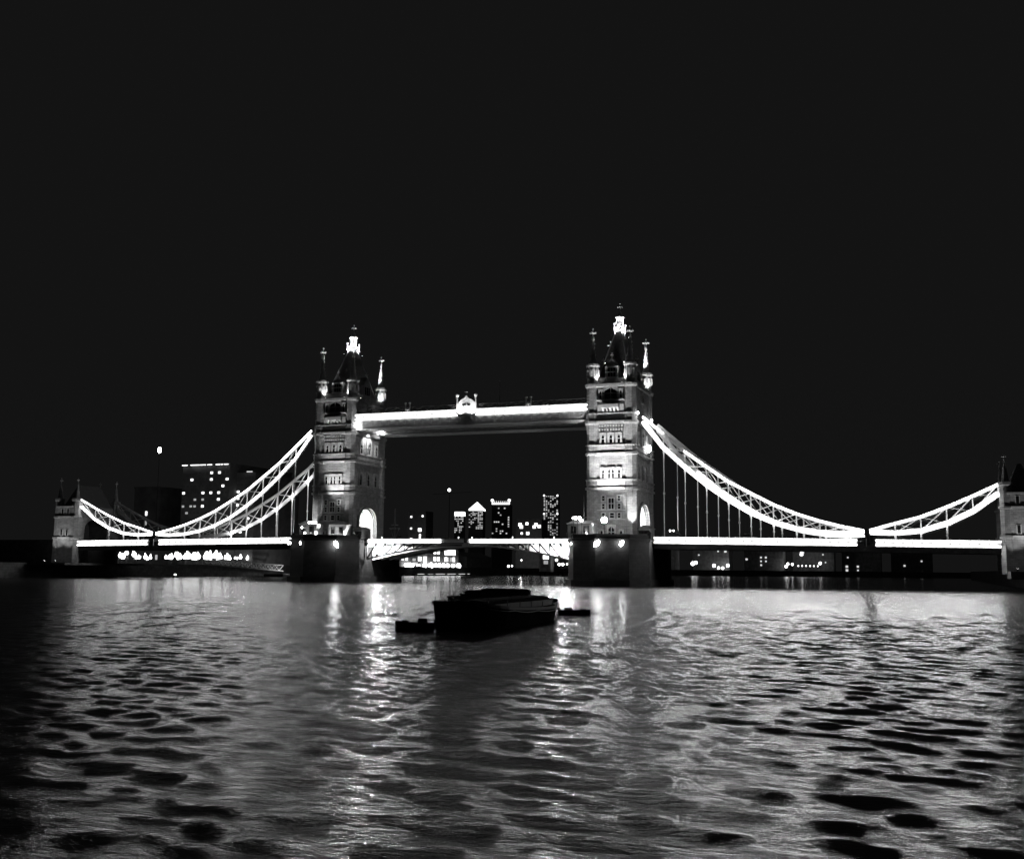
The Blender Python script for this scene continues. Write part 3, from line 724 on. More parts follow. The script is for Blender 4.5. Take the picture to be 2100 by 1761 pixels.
for (x,y,z,r,tl_,lab) in ((-TX+7.6,-20.1,10.3,.62,-.5,'large leaning lantern on the wall of the farther pier, right of centre'),
    (-TX-.6,-25.2,10.5,.3,0,'small round lamp at the nose of the farther pier'),(-TX-5.6,-22.3,10.5,.2,0,'tiny lamp on the left wall of the farther pier, inner one'),
    (-TX-7.3,-20.6,10.5,.2,0,'tiny lamp on the left wall of the farther pier, outer one'),
    (TX+.6,-25.1,10.5,.62,.7,'large leaning lantern at the nose of the nearer pier'),(TX+5.9,-21.6,10.6,.48,.55,'leaning lantern right of the nose of the nearer pier'),
    (TX-7.6,-20.0,10.5,.24,.2,'small lamp on the left wall of the nearer pier')): wall_lamp(x,y,z,r,lab,tl_)
def mast(x,y,z,h,label):
    t = thing('signal_mast', (x,y,z), label, 'mast', 'signal masts')
    obj('pole', MB().rod((x,y,z),(x,y,z+h),.22,.08,6), 'dim', t)
    obj('platform', MB().box(x-1.5,x+1.5,y-.6,y+.6,z+h*.38,z+h*.38+.15), 'mid', t)
    obj('crossarm', MB().beam((x-1.1,y,z+h*.5),(x+1.1,y,z+h*.5),.14), 'mid', t)
    obj('brace', MB().beam((x-1.4,y,z+h*.38),(x,y,z+.2),.12).beam((x+1.4,y,z+h*.38),(x,y,z+.2),.12), 'dim', t)
mast(-32.5,13,12.0,9.8,'faint lattice signal mast rising right of the farther tower')
mast(32.0,-8.0+4,12.0,11.8,'faint thin signal mast just left of the nearer tower')

# ------------------------------------------------------------------ abutment towers at the river banks
def abutment(sx):
    X = sx*137.5
    t = thing('abutment_tower', (X,0,4.6), ('left' if sx<0 else 'right')+' bank abutment tower with steep roof where the short chain link ends', 'tower', 'abutment towers')
    A = 5.2; zt = 22.5
    arch = [(-10,4),(-A,4)]+[(A*math.cos(math.pi*(1-k/10)),15.0+3.6*math.sin(math.pi*k/10)**.85) for k in range(11)]+[(A,4),(10,4),(10,zt),(-10,zt)]
    obj('lower_wall', MB().prism(arch,'x',X-3.6,X+3.6), 'stone', t)
    for z,p in ((12.2,.4),(18.8,.4),(22.0,.6)):
        for s in (-1,1): obj('cornice', MB().box(X-3.3,X+3.3,min(s*9.7,s*(10+p)),max(s*9.7,s*(10+p)),z,z+.5), 'pale', t)
    for ax in (-1,1):
        for ay in (-1,1):
            tu = obj('turret', MB().lathe((X+ax*3.4,ay*8.9,4),[(1.7,0),(1.6,8),(1.85,8.2),(1.85,8.7),(1.5,8.9),(1.45,14.7),(1.8,14.9),(1.8,15.3),(1.45,15.5),(1.4,20),(1.7,20.3),(1.7,20.9),(.9,21),(.15,26),(.05,26.4)],8), 'stone', t)
            obj('cross', cross_mesh((X+ax*3.4,ay*8.9,29.9),.5), 'gilt', tu)
    obj('roof', MB().hip(X-3.2,X+3.2,-7.6,7.6,zt,29.5,2.8,3.0), 'slate', t)
    for z in (13.2,19.8):
        for u in (-1.1,1.1):
            wd = obj('window', MB().box(X+u-.55,X+u+.55,-10.12,-9.98,z-.2,z+2.0),'pale',t); obj('pane', MB().box(X+u-.32,X+u+.32,-10.2,-10.13,z,z+1.8),'glass',wd)
    for u in (-2.2,2.2):
        floodlight((X+u,-15.5,4.6),(X+u*.8,-10,17),2400,60,f'ground floodlight before the {"left" if sx<0 else "right"} abutment tower, {"left" if u<0 else "right"} one',.4)
    struct_b = obj('forecourt', MB().box(X-12,X+12,-22,14,4.0,4.62) if sx<0 else MB().box(X-4,X+14,-22,14,3.0,4.62), 'quay', t)
    return t
abutment(-1); abutment(1)
for sx,xx in ((-1,-170),(1,170)):
    ap = obj('approach_viaduct', MB().box(min(sx*141.2,sx*220),max(sx*141.2,sx*220),-9,9,3,10.85).box(min(sx*141.2,sx*220),max(sx*141.2,sx*220),-9.1,-8.7,10.86,11.9), 'quay')
    tag(ap, ('left' if sx<0 else 'right')+' bank stone approach viaduct behind its abutment tower', 'viaduct')

# ------------------------------------------------------------------ vehicles on the right span
def car(x,y,label,heading=1,lamps=False,h=1.5):
    z = deck_z(x)+.02; t = thing('car', (x,y,z), label, 'car', 'cars on the bridge')
    L = 2.2
    obj('body', MB().prism([(x-L,z+.35),(x+L,z+.35),(x+L,z+.8),(x+L-.3,z+.95),(x+1.1,z+1.05),(x-1.5,z+1.05),(x-L+.1,z+.95),(x-L,z+.75)],'y',y-.85,y+.85), 'paint', t)
    obj('cabin', MB().add([(x-1.75,y-.8,z+1.05),(x+1.2,y-.8,z+1.05),(x+1.2,y+.8,z+1.05),(x-1.75,y+.8,z+1.05),(x-1.25,y-.62,z+h),(x+.45,y-.62,z+h),(x+.45,y+.62,z+h),(x-1.25,y+.62,z+h)],[(4,5,6,7),(0,1,5,4),(1,2,6,5),(2,3,7,6),(3,0,4,7)]), 'glass', t)
    obj('roof', MB().hip(x-1.3,x+.5,y-.66,y+.66,z+h,z+h+.07,.15,.12), 'paint', t)
    for a in (-1.35,1.35):
        for b in (-.8,.8):
            wl = obj('wheel', MB().rod((x+a,y+b-.1,z+.33),(x+a,y+b+.1,z+.33),.33,n=12), 'rubber', t); obj('rim', MB().rod((x+a,y+b*1.14-.02,z+.33),(x+a,y+b*1.14+.02,z+.33),.2,n=8), 'mid', wl)
    for b in (-.6,.6): obj('headlight', MB().ball((x+heading*(L+.02),y+b,z+.72),.11,8,4), 'lamp' if lamps else 'mid', t)
    return t
car(75.4,-4.2,'dim car whose rounded roof shows above the lit parapet of the right span',1,False,1.75)
def van(x,y,label):
    z = deck_z(x)+.02; t = thing('van', (x,y,z), label, 'van')
    obj('body', MB().prism([(x-2.6,z+.4),(x+2.5,z+.4),(x+2.5,z+1.2),(x+1.9,z+1.5),(x+1.3,z+2.5),(x-2.5,z+2.6),(x-2.6,z+2.4)],'y',y-1,y+1), 'black', t)
    for b in (-1.02,1.0): obj('side_window', MB().prism([(x+.6,z+1.5),(x+1.6,z+1.5),(x+1.2,z+2.2),(x+.6,z+2.25)],'y',y+b,y+b+.02), 'glass', t)
    for a in (-1.7,1.6):
        for b in (-.9,.9): obj('wheel', MB().rod((x+a,y+b-.13,z+.38),(x+a,y+b+.13,z+.38),.38,n=12), 'rubber', t)
    for b in (-.45,.45): obj('marker_lamp', MB().ball((x+b,y-1.05,z+2.5),.2,8,4), 'lamp', t)
van(55.0,0,'dark van carrying two bright lamps, just right of the nearer tower')

# ------------------------------------------------------------------ barges in the foreground
def barge(c, rot, L, W, fb0, fb1, label, cargo=True, rail=True):
    t = thing('barge', (c[0],c[1],0), label, 'barge', 'moored barges'); t.rotation_euler.z = rot
    off = Vector((c[0],c[1],0))
    def o_(name, mb, mat, parent=t):
        me = mb.mesh(name,(0,0,0)); me.materials.append(M[mat]); o = bpy.data.objects.new(name, me); COL.objects.link(o); o.parent = parent; return o
    n = 14; secs = []
    for i in range(n+1):
        u = i/n; y = -L/2+L*u
        e = min(u,1-u)*n
        hw = W/2*(1 if e>=3 else (.62,.82,.94)[int(e)] if e<3 else 1); rise = 0 if e>=3 else (.75,.4,.12)[int(e)]
        zt = fb0+(fb1-fb0)*u + .38*abs(2*u-1)**3 - .08
        secs.append([(-hw*.88,y,-.6+rise),(hw*.88,y,-.6+rise),(hw,y,zt-.35),(hw,y,zt),(hw-.25,y,zt),(-hw+.25,y,zt),(-hw,y,zt),(-hw,y,zt-.35)])
    vs = [p for s in secs for p in s]; k = 8
    fs = [(i*k+j,i*k+(j+1)%k,(i+1)*k+(j+1)%k,(i+1)*k+j) for i in range(n) for j in range(k)]+[tuple(range(k-1,-1,-1)),tuple(n*k+j for j in range(k))]
    h = o_('hull', MB().add(vs,fs), 'tar')
    mb = MB()
    for i in range(n):
        for s in (-1,1):
            a = Vector(secs[i][3 if s>0 else 6]); b = Vector(secs[i+1][3 if s>0 else 6]); mb.beam(a+Vector((s*.06,0,-.12)),b+Vector((s*.06,0,-.12)),.16,.2)
    o_('rubbing_strake', mb, 'black', h)
    zt = (fb0+fb1)/2
    mb = MB(); pts = []
    for i in range(n+1):
        q = Vector(secs[i][3]); pts.append(q+Vector((.12,0,-.28-.1*math.sin(math.pi*((i*.25)%1)))))
    for a,b in zip(pts,pts[1:]): mb.rod(a,b,.035,n=5)
    o_('mooring_rope', mb, 'black', h)
    for i in range(1,n,2):
        for sd_ in (3,6):
            q = Vector(secs[i][sd_]); o_('stanchion', MB().rod(q+Vector((0,0,-.05)),q+Vector((0,0,.42)),.04,n=5), 'black')
    co = o_('hatch_coaming', MB().box(-W/2+.6,W/2-.6,-L/2+2.2,L/2-2.2,zt-.3,zt+.28), 'black')
    mb = MB(); nn = 10
    for i in range(nn):
        a = -L/2+2.3+(L-4.6)*i/nn; b = a+(L-4.6)/nn-.06; zz = zt+.3
        mb.prism([(-W/2+.65,zz),(W/2-.65,zz),(W/4,zz+.22),(0,zz+.3),(-W/4,zz+.22)],'y',a,b)
    o_('hatch_cover', mb, 'cargo', co)
    for yy in (-L/2+1.1,L/2-1.1):
        for s in (-.5,.5): o_('bollard', MB().lathe((s,yy,zt-.1),[(.16,0),(.13,.5),(.22,.55),(.22,.68)],8), 'black')
    return t
barge((86.9,-206.2), R(3.5), 21.5, 4.7, 1.7, 1.15, 'large black moored barge in mid-river, longest hull in the foreground')
b2 = barge((77.0,-181.0), R(62), 13.5, 4.6, 1.05, 1.05, 'second dark barge with a humped deckhouse behind the large black barge')
def deckhouse(parent, x,y,z, sx,sy,h):
    me = MB().box(x-sx,x+sx,y-sy,y+sy,z,z+h).mesh('deckhouse',(0,0,0)); me.materials.append(M['black']); o = bpy.data.objects.new('deckhouse', me); COL.objects.link(o); o.parent = parent
    me = MB().prism([(x-sx-.15,z+h+.003),(x+sx+.15,z+h+.003),(x+sx*.6,z+h+.25),(x-sx*.6,z+h+.25)],'y',y-sy-.15,y+sy+.15).mesh('deckhouse_roof',(0,0,0)); me.materials.append(M['cargo']); r_ = bpy.data.objects.new('roof', me); COL.objects.link(r_); r_.parent = o
    for k in (-1,0,1):
        me = MB().box(x+k*sx*.6-.2,x+k*sx*.6+.2,y-sy-.04,y-sy-.003,z+h*.4,z+h*.85).mesh('pane',(0,0,0)); me.materials.append(M['glass']); q = bpy.data.objects.new('window', me); COL.objects.link(q); q.parent = o
deckhouse(b2, 0, -.8, 1.2, 1.6, 2.0, .75)
deckhouse(b2, .3, 3.6, 1.2, 1.2, 1.0, .5)
def dinghy(c, rot, L, W, h, label):
    t = thing('workboat', (c[0],c[1],0), label, 'boat', 'small boats'); t.rotation_euler.z = rot
    n = 8; secs = []
    for i in range(n+1):
        u = i/n; hw = W/2*(1-max(0,(u-.55)/.45)**2*.85); z = h*(.8+.25*u*u); x = -L/2+L*u
        secs.append([(x,-hw*.7,-.2),(x,hw*.7,-.2),(x,hw,z),(x,hw-.12,z),(x,hw-.15,z-.3),(x,-hw+.15,z-.3),(x,-hw+.12,z),(x,-hw,z)])
    k = 8; vs = [p for s in secs for p in s]
    fs = [(i*k+j,i*k+(j+1)%k,(i+1)*k+(j+1)%k,(i+1)*k+j) for i in range(n) for j in range(k)]+[tuple(range(k-1,-1,-1)),tuple(n*k+j for j in range(k))]
    for nm,mb,mt_ in (('hull',MB().add(vs,fs),'tar'),('thwart',MB().box(-.4,-.1,-W/2+.1,W/2-.1,h*.55,h*.6),'black'),('engine_box',MB().hip(-L*.38,-L*.02,-W*.3,W*.3,h*.5,h*1.35,.18,.15),'black'),('bow_cover',MB().hip(L*.1,L*.4,-W*.3,W*.3,h*.6,h*1.15,.2,.2),'cargo'),('outboard',MB().box(-L*.56,-L*.48,-.15,.15,h*.1,h*1.25),'black')):
        me = mb.mesh(nm,(0,0,0)); me.materials.append(M[mt_]); o = bpy.data.objects.new(nm, me); COL.objects.link(o); o.parent = t
    return t
dinghy((85.0,-217.6), R(205), 2.6, 1.3, .62, 'small dark workboat tied off the left end of the large barge')
dinghy((86.5,-186.3), R(15), 2.9, 1.5, .5, 'low dark workboat beyond the right end of the large barge')

# ------------------------------------------------------------------ north bank: hotel block, quay lamps, gangway
def win_obj(parent, me, loc, rz=0, name='window'):
    return share(name, me, loc, parent, rot=(0,0,rz))
def flat_win(wd, h, mat):
    me = MB().box(-wd/2,wd/2,-.08,.02,-h/2,h/2).mesh('window',(0,0,0)); me.materials.append(M[mat]); return me
W_ = {k: flat_win(1.15,.85,k) for k in ('win','windim','blind')}
hotel = thing('hotel_block', (-160,115,4.6), 'dark concrete slab block with scattered lit windows and a row of roof-edge lights', 'building')
obj('tower_block', MB().box(-172,-148.5,93,140,4.6,45.2), 'concrete', hotel)
obj('side_wing', MB().box(-148.5,-139.5,98,132,4.6,42.4), 'concrete', hotel)
obj('parapet', MB().box(-172.3,-148.2,92.7,140.3,45.2,46.0), 'concrete', hotel)
lit = {(7,0),(9,0),(2,1),(7,1),(11,1),(10,2),(0,3),(5,3),(7,3),(9,3),(9,4),(5,5)}; dim = {(3,4),(5,4),(2,5),(3,5),(0,5),(8,6),(1,6)}
for c in range(12):
    for r_ in range(13):
        k = 'win' if (c,r_) in lit else 'windim' if (c,r_) in dim else 'blind'
        win_obj(hotel, W_[k], (-171.0+c*1.93, 92.96, 42.2-r_*2.75))
for c in range(5):
    for r_ in range(12):
        k = 'win' if (c,r_) in {(0,2),(2,2),(0,3),(0,4),(3,6),(1,8)} else 'blind'
        win_obj(hotel, W_[k], (-147.6+c*1.75, 97.96, 40.0-r_*2.75))
for x0_,x1_ in ((-171.9,-169.4),(-167.7,-163.4),(-163.0,-160.3),(-159.3,-157.2),(-155.2,-153.2),(-152.6,-151.9),(-151.2,-149.2)):
    obj('roof_light', MB().box(x0_,x1_,92.2,92.6,45.35,45.62), 'win', hotel)
obj('roof_light', MB().box(-143.5,-140.8,97.4,97.7,42.5,42.9), 'winfar', hotel)
bl = thing('beacon_mast', (-182,90,4.6), 'tall thin mast with one bright beacon left of the slab block', 'mast')
obj('pole', MB().rod((-182,90,4.6),(-182,90,51.0),.16,.08,6), 'black', bl); obj('beacon', MB().ball((-182,90,52),.75,8,6,1.7), 'lamp', bl)
nt_ = thing('office_tower', (-205,120,4.6), 'narrow dark building with one column of lit windows, far left beyond the short chain', 'building')
obj('walls', MB().box(-212,-198,112,130,4.6,38), 'concrete', nt_)
for k,(z,m_) in enumerate(((26.8,'win'),(22.6,'windim'),(19.0,'windim'))): obj('window', MB().box(-205.4,-204.5,111.8,111.97,z-.9,z+.9), m_, nt_)
obj('roof', MB().box(-212.3,-197.7,111.7,130.3,38.0,38.6), 'concrete', nt_)
# quay building behind the lamps
qb = thing('quay_warehouse', (-177,39,4.6), 'long dark warehouse behind the row of quay lamps under the left span', 'building')
obj('walls', MB().box(-185,-169,-10,88,4.6,9.6), 'black', qb); obj('roof', MB().prism([(-185.5,9.6),(-168.5,9.6),(-177,12.2)],'y',-10.5,88.5), 'slate', qb)
for k in range(22):
    y = -6+k*4.25; wd = obj('window', MB().box(-168.98,-168.85,y-.8,y+.8,6.2,8.4), 'black', qb); obj('pane', MB().box(-168.84,-168.78,y-.65,y+.65,6.35,8.25), 'windim' if k%3==1 else 'glass', wd)
ql = [(25.8,8.3,.7),(28.6,7.8,.8),(30.5,6.8,.5),(32.5,7.0,.6),(34.6,6.9,.6),(36.2,6.6,.6),(45.9,7.0,.5),(50.2,7.2,.8),(51.8,8.0,.8),(53.6,7.2,.8),(55.6,7.3,.7),(58.0,7.4,.6),(60.2,7.9,1.1),(61.8,7.3,.9),(64.2,7.3,.9),(66.2,7.6,1.0),(69.6,7.5,.9),(71.8,7.6,1.0),(74.0,7.5,1.0),(76.2,8.1,1.2),(78.4,7.4,1.0),(80.6,7.4,.8),(82.6,7.2,.6),(85.2,7.3,.9),(88.9,7.3,.35),(91.2,7.1,.35),(94.2,7.7,.65),(101.1,7.7,.9),(105.4,7.7,.7),(108.6,7.5,.8),(110.2,7.3,.7),(114.0,7.9,1.0),(115.3,7.2,.9)]
ql = sorted(ql+[(21.5,7.4,.7),(23.4,7.0,.8),(38.6,6.8,.5),(48.4,7.2,.7),(57.0,7.3,.7),(86.8,7.0,.6),(97.5,7.2,.5),(103.2,7.2,.6),(117.5,7.1,.6)])
for i,(y,z,r_) in enumerate(ql):
    x = -141.6-(i%3)*.5
    t = thing('quay_lamp', (x,y,4.6), ORD[i]+' glaring quay lamp from the left in the bright row beneath the left span', 'lamp', 'quay lamps')
    obj('post', MB().rod((x,y,4.6),(x,y,z-.3),.1,n=5), 'black', t)
    a = random.uniform(-.5,.3); mb = MB(); d = Vector((0,math.sin(a),math.cos(a))); c = Vector((x,y,z))
    r_ *= 1.22; mb.rod(c-d*r_*.8,c,r_*.5,r_*.85,8); mb.rod(c,c+d*r_*random.uniform(1.1,2.3),r_*.85,r_*.1,8)
    obj('glare_cone', mb, 'lampsoft', t)  # oversized leaning cone gives the lamp's blurred glare a solid shape
t = thing('pavilion_lights', (-142,110,4.6), 'arched canopy edged with small bulbs at the right end of the quay lamps', 'canopy')
obj('frame', MB().beam((-142,104.5,9.6),(-142,116.5,9.7),.2).beam((-142,105,4.6),(-142,105,9.6),.2).beam((-142,116,4.6),(-142,116,9.6),.2), 'black', t)
for k in range(13):
    y = 105+k*.92; z = 9.75+(1.3*math.sin((k-4)/8*math.pi) if 4<=k<=12 else 0); obj('bulb', MB().ball((-141.7,y,z),.24,6,4), 'lampsoft', t)
for y,z in ((82.4,10.7),(85.6,10.8)):
    t = thing('street_lamp', (-147,y+4,4.6), f'tall street lamp above the quay row, {"left" if y<84 else "right"} one of the pair', 'lamp', 'quay street lamps')
    obj('post', MB().rod((-147,y+4,4.6),(-147,y+4,10.7),.1,n=5),'black',t); obj('globe', MB().ball((-147,y+4,10.9),.6,8,5,.7),'lampsoft',t)
# lattice gangway sloping to a pontoon
g = thing('gangway', (-130,56,3.5), 'sloping lattice gangway leading down to a pontoon under the left span', 'gangway')
P0, P1 = Vector((-131,55,4.7)), Vector((-131,106,2.3))
for dx in (-1.2,1.2):
    for dz in (0,2.3): obj('chord', MB().beam(P0+Vector((dx,0,dz)),P1+Vector((dx,0,dz)),.22), 'mid', g)
    for k in range(16):
        a = P0.lerp(P1,k/16)+Vector((dx,0,0)); b = P0.lerp(P1,(k+1)/16)+Vector((dx,0,0)); U = Vector((0,0,2.3))
        obj('brace', MB().beam(a,b+U,.16) if k%2 else MB().beam(a+U,b,.16), 'steel', g); obj('brace', MB().beam(a,a+U,.14), 'mid', g)
obj('walking_deck', MB().beam(P0+Vector((0,0,.2)),P1+Vector((0,0,.2)),2.3,.12), 'dim', g)
po = thing('pontoon', (-131,110,0), 'flat floating pontoon with a strip light at the foot of the gangway', 'pontoon')
obj('float', MB().box(-135,-126,100,128,-.4,1.1), 'tar', po); obj('strip_light', MB().rod((-126.6,107,1.9),(-126.6,117,1.9),.14), 'lampsoft', po)
point('strip_lamp_light',(-125.5,104,2.6),1500,.4,po); obj('rail', MB().box(-126.7,-126.5,101,127,1.1,1.2), 'black', po)
for k in range(6): obj('rail_post', MB().rod((-126.6,102+k*5,1.1),(-126.6,102+k*5,1.9),.06,n=5), 'black', po)
bu = thing('buoy', (-128,34,0), 'small lit buoy on the water by the left span joint', 'buoy')
obj('float', MB().lathe((-128,34,0),[(.6,-.4),(1.0,.1),(.8,.5),(.2,.8)],10),'tar',bu); obj('lamp', MB().ball((-128,34,1.0),.4,8,5,.6),'lampsoft',bu)

# ------------------------------------------------------------------ waterfront block seen under the left bascule
wb = thing('waterfront_block', (-150,277,4.6), 'riverside block with two rows of lit windows seen under the left bascule', 'building')
obj('walls', MB().box(-160,-142.6,236,317,4.6,16.2), 'dark', wb); obj('roof', MB().hip(-160.5,-142.2,235.5,317.5,16.2,19,4,4), 'slate', wb)
def bw(y,z,wd,h,m_): 
    o = obj('window', MB().box(-142.62,-142.4,y-wd/2,y+wd/2,z-h/2,z+h/2), m_, wb)
for y in (282.9,287.7): bw(y,13.1,2.9,2.3,'win'); bw(y,9.2,2.9,2.2,'win')
for y,wd in ((297.2,1.6),(300.6,3.6),(305.0,3.8),(309.6,4.0)): bw(y,13.1,wd,3.0,'win')
for y,wd in ((298.2,3.4),(301.6,1.8),(305.8,2.4),(309.4,3.0)): bw(y,9.1,wd,2.4,'win' if y<300 or y>309 else 'windim')
bw(269.2,12.4,3.8,1.2,'win'); bw(242.1,9.0,2.2,1.7,'win'); bw(246.8,9.0,2.2,1.7,'win'); bw(256.0,8.5,3.6,1.4,'windim'); bw(263.0,9.0,3.8,2.2,'win'); bw(269.8,8.8,4.2,3.0,'win')
for k in range(8): bw(241+k*5.2+(.4 if k>3 else 0),13.1,2.4,2.0,'glass')
bw(257.5,6.3,6.5,1.6,'windim')
for i,(y,r_) in enumerate(((242.4,1.0),(244.8,1.1),(247.2,1.2),(250,1.0),(256.4,.5),(259,.45),(265.7,1.3),(273.8,1.5),(279.9,1.1),(285,1.2),(290.6,1.2),(296.2,1.2),(304.0,1.1),(312.4,1.4))):
    t = thing('quay_lamp', (-139.6+.4-1.4,y,4.6), ORD[i]+' round quay lamp from the left before the riverside block under the left bascule', 'lamp', 'riverside block lamps')
    obj('post', MB().rod((-140.6,y,4.6),(-140.6,y,5.2),.12,n=5),'black',t); obj('globe', MB().ball((-140.6,y,5.5),r_,8,5,1.1),'lampsoft',t)
pt = thing('landing_stage', (-136,278,0), 'long low landing stage with broken strip lights below the riverside block', 'pontoon')
obj('float', MB().box(-139.5,-134,238,316,-.4,.7), 'tar', pt)
for a,b in ((242.5,250.5),(255.5,262),(265.5,277.5),(281,292.5),(297,306),(310,313)): obj('strip_light', MB().rod((-133.8,a,.9),(-133.8,b,.9),.16,n=5), 'windim' if a in (255.5,) else 'winfar', pt)

# ------------------------------------------------------------------ far skyline
def skyscraper(cx,cy_,wd,ztop,label,kind):
    ca = math.atan2(cy_-CAM.y,cx-CAM.x)-math.pi/2
    t = thing('skyscraper', (cx,cy_,0), label, 'skyscraper', 'distant office towers'); t.rotation_euler.z = R(12)+0
    def o_(name, mb, mat, parent=t):
        me = mb.mesh(name,(0,0,0)); me.materials.append(M[mat]); o = bpy.data.objects.new(name, me); COL.objects.link(o); o.parent = parent; return o
    h = wd/2
    rng = random.Random(int(cx))
    def wins(z0,z1,nc,nr,p,wm=.7):
        ms = {}
        for nm in ('winfar','windot'):
            me = MB().box(-h/nc*wm,h/nc*wm,-.4,.4,-(z1-z0)/nr*.24,(z1-z0)/nr*.24).mesh('window',(0,0,0)); me.materials.append(M[nm]); ms[nm] = me
        for c in range(nc):
            for r_ in range(nr):
                q = rng.random()
                if q > p: continue
                o = bpy.data.objects.new('window', ms['winfar' if q<p*.45 else 'windot']); COL.objects.link(o); o.parent = t
                o.location = (-h+(c+.5)*wd/nc, -h-.3, z0+(r_+.5)*(z1-z0)/nr)
    if kind == 'pyramid':
        o_('shaft', MB().box(-h,h,-h,h,4.6,205), 'concrete'); rf = o_('pyramid_roof', MB().hip(-h*.95,h*.95,-h*.95,h*.95,212,237,h*.93,h*.93), 'crown_glow'); o_('eaves', MB().box(-h,h,-h,h,205.2,212), 'crown_glow', rf)  # roof and eaves glow by themselves in place of being floodlit
        wins(140,203,8,12,.62)
    elif kind == 'flat':
        o_('shaft', MB().box(-h,h,-h,h,4.6,177), 'concrete'); o_('lit_crown', MB().box(-h,h,-h,h,177.2,191), 'crown_glow'); wins(120,176,6,9,.6)  # crown block emits instead of catching floodlight
    elif kind == 'crown':
        o_('shaft', MB().box(-h,h,-h,h,4.6,204), 'concrete'); cb = o_('lit_parapet', MB().box(-h,h,-h-1,-h+3,204.5,210), 'crown_glow')  # parapet and its spikes emit in place of floodlight
        for s in (-1,1): o_('corner_light', MB().ball((s*h*.95,-h,217),5.0,8,6), 'crown_glow', cb)
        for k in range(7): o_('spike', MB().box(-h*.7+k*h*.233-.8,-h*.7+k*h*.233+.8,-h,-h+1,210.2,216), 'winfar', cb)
        wins(110,196,9,12,.24)
    else:
        o_('shaft', MB().box(-h,h,-h,h,4.6,176), 'concrete'); wins(82,175,7,26,.5,.6)
        for s in (-1,1): o_('corner_light', MB().ball((s*h*.9,-h-1,175),2.2,8,5), 'crown_glow'); o_('corner_light', MB().ball((s*h*.9,-h-1,132),2.2,8,5), 'crown_glow')
skyscraper(-1351,3122,31,191,'distant low office tower with a lit flat top, left of the pyramid-roofed one','flat')
skyscraper(-1372,3324,51,237,'distant office tower with a glowing pyramid roof','pyramid')
skyscraper(-1145,2982,57,220,'distant office tower with a lit crown and two corner lights','crown')
skyscraper(-711,2183,35,176,'distant tower speckled with lit windows from top to bottom, left of the nearer bridge tower','dots')
cr = thing('tower_crane', (-490,1087,4.6), 'far dark tower crane with a single bright light at its top', 'crane')
obj('mast', MB().rod((-490,1087,4.6),(-490,1087,107),.5,.4,4), 'black', cr); obj('jib', MB().beam((-515,1087,104),(-455,1080,106),.35), 'black', cr); obj('beacon', MB().ball((-490,1086,109.5),2.1,8,5), 'lampsoft', cr)
def dots_block(name,x,y,wd,dp,h,pts,label,mat='dark',m_='win',ws=1.3,roof=True):
    """pts: (u, z, size) of lit windows on the face toward the river; dark ones are added in a grid"""
    t = thing(name,(x,y,4.6),label,'building','far bank buildings')
    obj('walls', MB().box(x-wd/2,x+wd/2,y,y+dp,4.6,h), mat, t)
    if roof: obj('roof', MB().hip(x-wd/2-.5,x+wd/2+.5,y-.5,y+dp+.5,h,h+3,3,3), 'slate', t)
    for u,z,s in pts: obj('window', MB().box(x+u-s*ws/2,x+u+s*ws/2,y-.25,y-.02,z-s*.6,z+s*.6), m_, t)
    return t
dots_block('apartment_block',-273,532,16,14,50,[(-5.3,45.5,1.1),(5.0,46,1.1),(-5.3,36,1.1),(2.6,34.8,2.2),(-5,27.2,1.5),(2.9,30.5,1.2),(2.9,28.5,1.1),(.3,25.2,1.7)],'dark tower block with a few scattered lit windows right of the farther tower','concrete',roof=False)
dots_block('office_block',-290,850,30,20,58,[(-10,52,2.8),(-8.5,49.5,2.8),(-2,53,2.4),(-8,42.5,1.8),(-1,42.5,2.6),(6.5,49.5,2.6),(8.5,52,2.6),(12.2,50,2.6)],'dark block with two clusters of bright windows between the crowned and speckled towers','concrete',roof=False)
# far bank across the bend, beneath the right half of the bridge
FB = [(-118,500,34,14,[(-7,9.4,1.2),(9,13.8,1.7)],'low dark warehouse at the river bend right of the riverside block'),
      (-84,572,30,20,[(-12,17.8,1.0),(-12,13,1.0),(2,9.8,1.2)],'dark gabled warehouse on the bend under the right bascule'),
      (-52,634,30,26,[(-10,17,.9),(6,20,.9),(12,20,1.5)],'tall dark warehouse on the far bank beneath the start of the right span'),
      (-14,668,32,24,[(-2,15.6,1.1),(2,15.6,1.2),(-2,12.4,1.0),(2,12.4,1.0),(-2,9.2,1.1),(-14,14,1.3)],'dark warehouse with a small grid of lit windows beneath the right span'),
      (24,696,34,22,[(-8,20.4,1.0),(8,18.6,.9),(10,12,.8)],'dark warehouse behind the dotted string of lamps on the far bank'),
      (62,714,32,22,[(-12,8.7,1.5),(-12,5.6,1.5),(-3,8.8,1.3),(-3,5.6,1.0),(-11,16.5,.9)],'dark warehouse with two pairs of lit windows near the right end of the span'),
      (102,745,34,25,[(-6,10,1.2),(8,14,1.0)],'dark warehouse past the right end of the span')]
for x,y,wd,h,pts,lab in FB: dots_block('riverside_warehouse',x,y,wd,18,h,pts,lab,m_='winfar')
def bank_lamp(x,y,z,r_,lab,group,pw=0):
    if pw: point('lamp_light',(x,y-2,z+2),pw,.5)
    t = thing('quay_lamp',(x,y,4.6),lab,'lamp',group)
    obj('post', MB().rod((x,y,4.6),(x,y,z-.3),.15,n=5),'black',t); obj('globe', MB().ball((x,y,z),r_,8,5,1.1),'lampsoft',t)
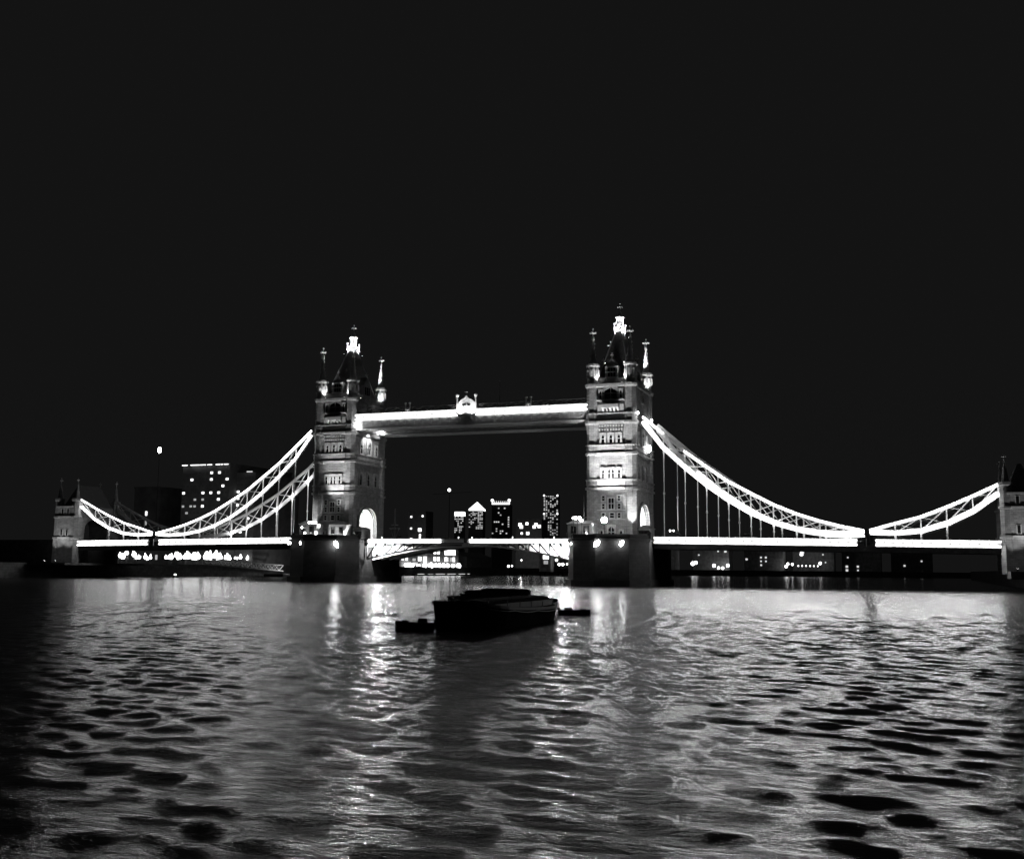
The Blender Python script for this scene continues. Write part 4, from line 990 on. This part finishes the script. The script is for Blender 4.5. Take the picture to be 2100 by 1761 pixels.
for i,(x,y,z,r_) in enumerate(((-84.5,560,8.7,.9),(-79,566,10.2,1.0),(-60,598,9.6,1.5),(-57.8,600,10.4,1.3),(-47,620,8.2,1.3),(-44,624,6.4,1.1),(-41,626,6.3,1.1),(-37.5,630,8.4,1.3),(5.2,662,8.2,1.2),(6.4,664,10.2,1.1),(9.6,668,10.0,1.0),(30.6,684,11.2,1.2))):
    bank_lamp(x,y,z,r_,ORD[i]+' bright lamp from the left on the far bank beneath the right span','far bank lamps',120 if i%2==0 else 0)
for k in range(6): bank_lamp(13.8+k*3.0,674+k*1.6,8.8,.5,ORD[k]+' small lamp from the left in the dotted string on the far bank','dotted lamp string')
t = thing('lit_column',(16.4,676,4.6),'tall lit column standing above the dotted string of far bank lamps','column')
obj('shaft', MB().rod((16.4,676,4.6),(16.4,676,17.5),.5,n=6),'dark',t); obj('lantern', MB().rod((16.4,676,17.5),(16.4,676,23),1.3,.6,8),'lampsoft',t)
pk = thing('pier_kiosk',(-92,330,0),'small lit kiosk on a jetty under the deep end of the right bascule','kiosk')
obj('deck', MB().box(-118,-74,322,334,2.0,2.6),'tar',pk); obj('walls', MB().box(-95,-88,325.2,331,2.6,13),'dark',pk)
obj('window', MB().box(-92.6,-89.2,325.0,325.17,9.9,12.6),'win',pk); obj('window', MB().box(-92.2,-89.6,325.0,325.17,7.0,9.0),'windim',pk); obj('roof', MB().hip(-95.5,-87.5,324.6,331.5,13,14.5,2,2),'slate',pk)
for x in (-116,-105,-94,-83,-76):
    for y in (324,332): obj('pile', MB().rod((x,y,-3),(x,y,2.0),.35,n=6),'tar',pk)
for i,(x,z,r_) in enumerate(((-114.8,5.6,.7),(-112.6,5.8,.5),(-89,6.8,.4),(-85,9.4,.8),(-83.4,6.9,.8),(-81.2,6.9,.8),(-78.6,7.0,.5))):
    t = thing('jetty_lamp',(x,327,2.6),ORD[i]+' small lamp from the left on the jetty under the right bascule','lamp','jetty lamps')
    obj('post', MB().rod((x,327,2.6),(x,327,z-.2),.08,n=5),'black',t); obj('globe', MB().ball((x,327,z),r_,8,5),'lampsoft',t)
# low dark waterside buildings closing the gaps along the north bank
for i,(y,ln,h,lab) in enumerate(((148,26,13,'low dark riverside shed left of the farther pier'),(182,36,15,'dark riverside building behind the farther pier'),(335,40,13,'dark riverside shed right of the lit waterfront block'))):
    t = thing('riverside_shed',(-150,y+ln/2,4.6),lab,'building','north bank sheds')
    obj('walls', MB().box(-162,-145,y,y+ln,4.6,h-2),'dark',t); obj('roof', MB().prism([(-162.5,h-2),(-144.5,h-2),(-153.5,h+1)],'y',y-.4,y+ln+.4),'slate',t)

bank_lamp(-262,500,13,.6,'added fill lamp before the dark tower block, mostly behind the deck','added facade fill lamps',4500)  # made-up lamp, added to brighten the block's face against the sky
bank_lamp(-282,806,13,.6,'added fill lamp before the block with two window clusters','added facade fill lamps',9000)  # also invented, lifts this facade out of black
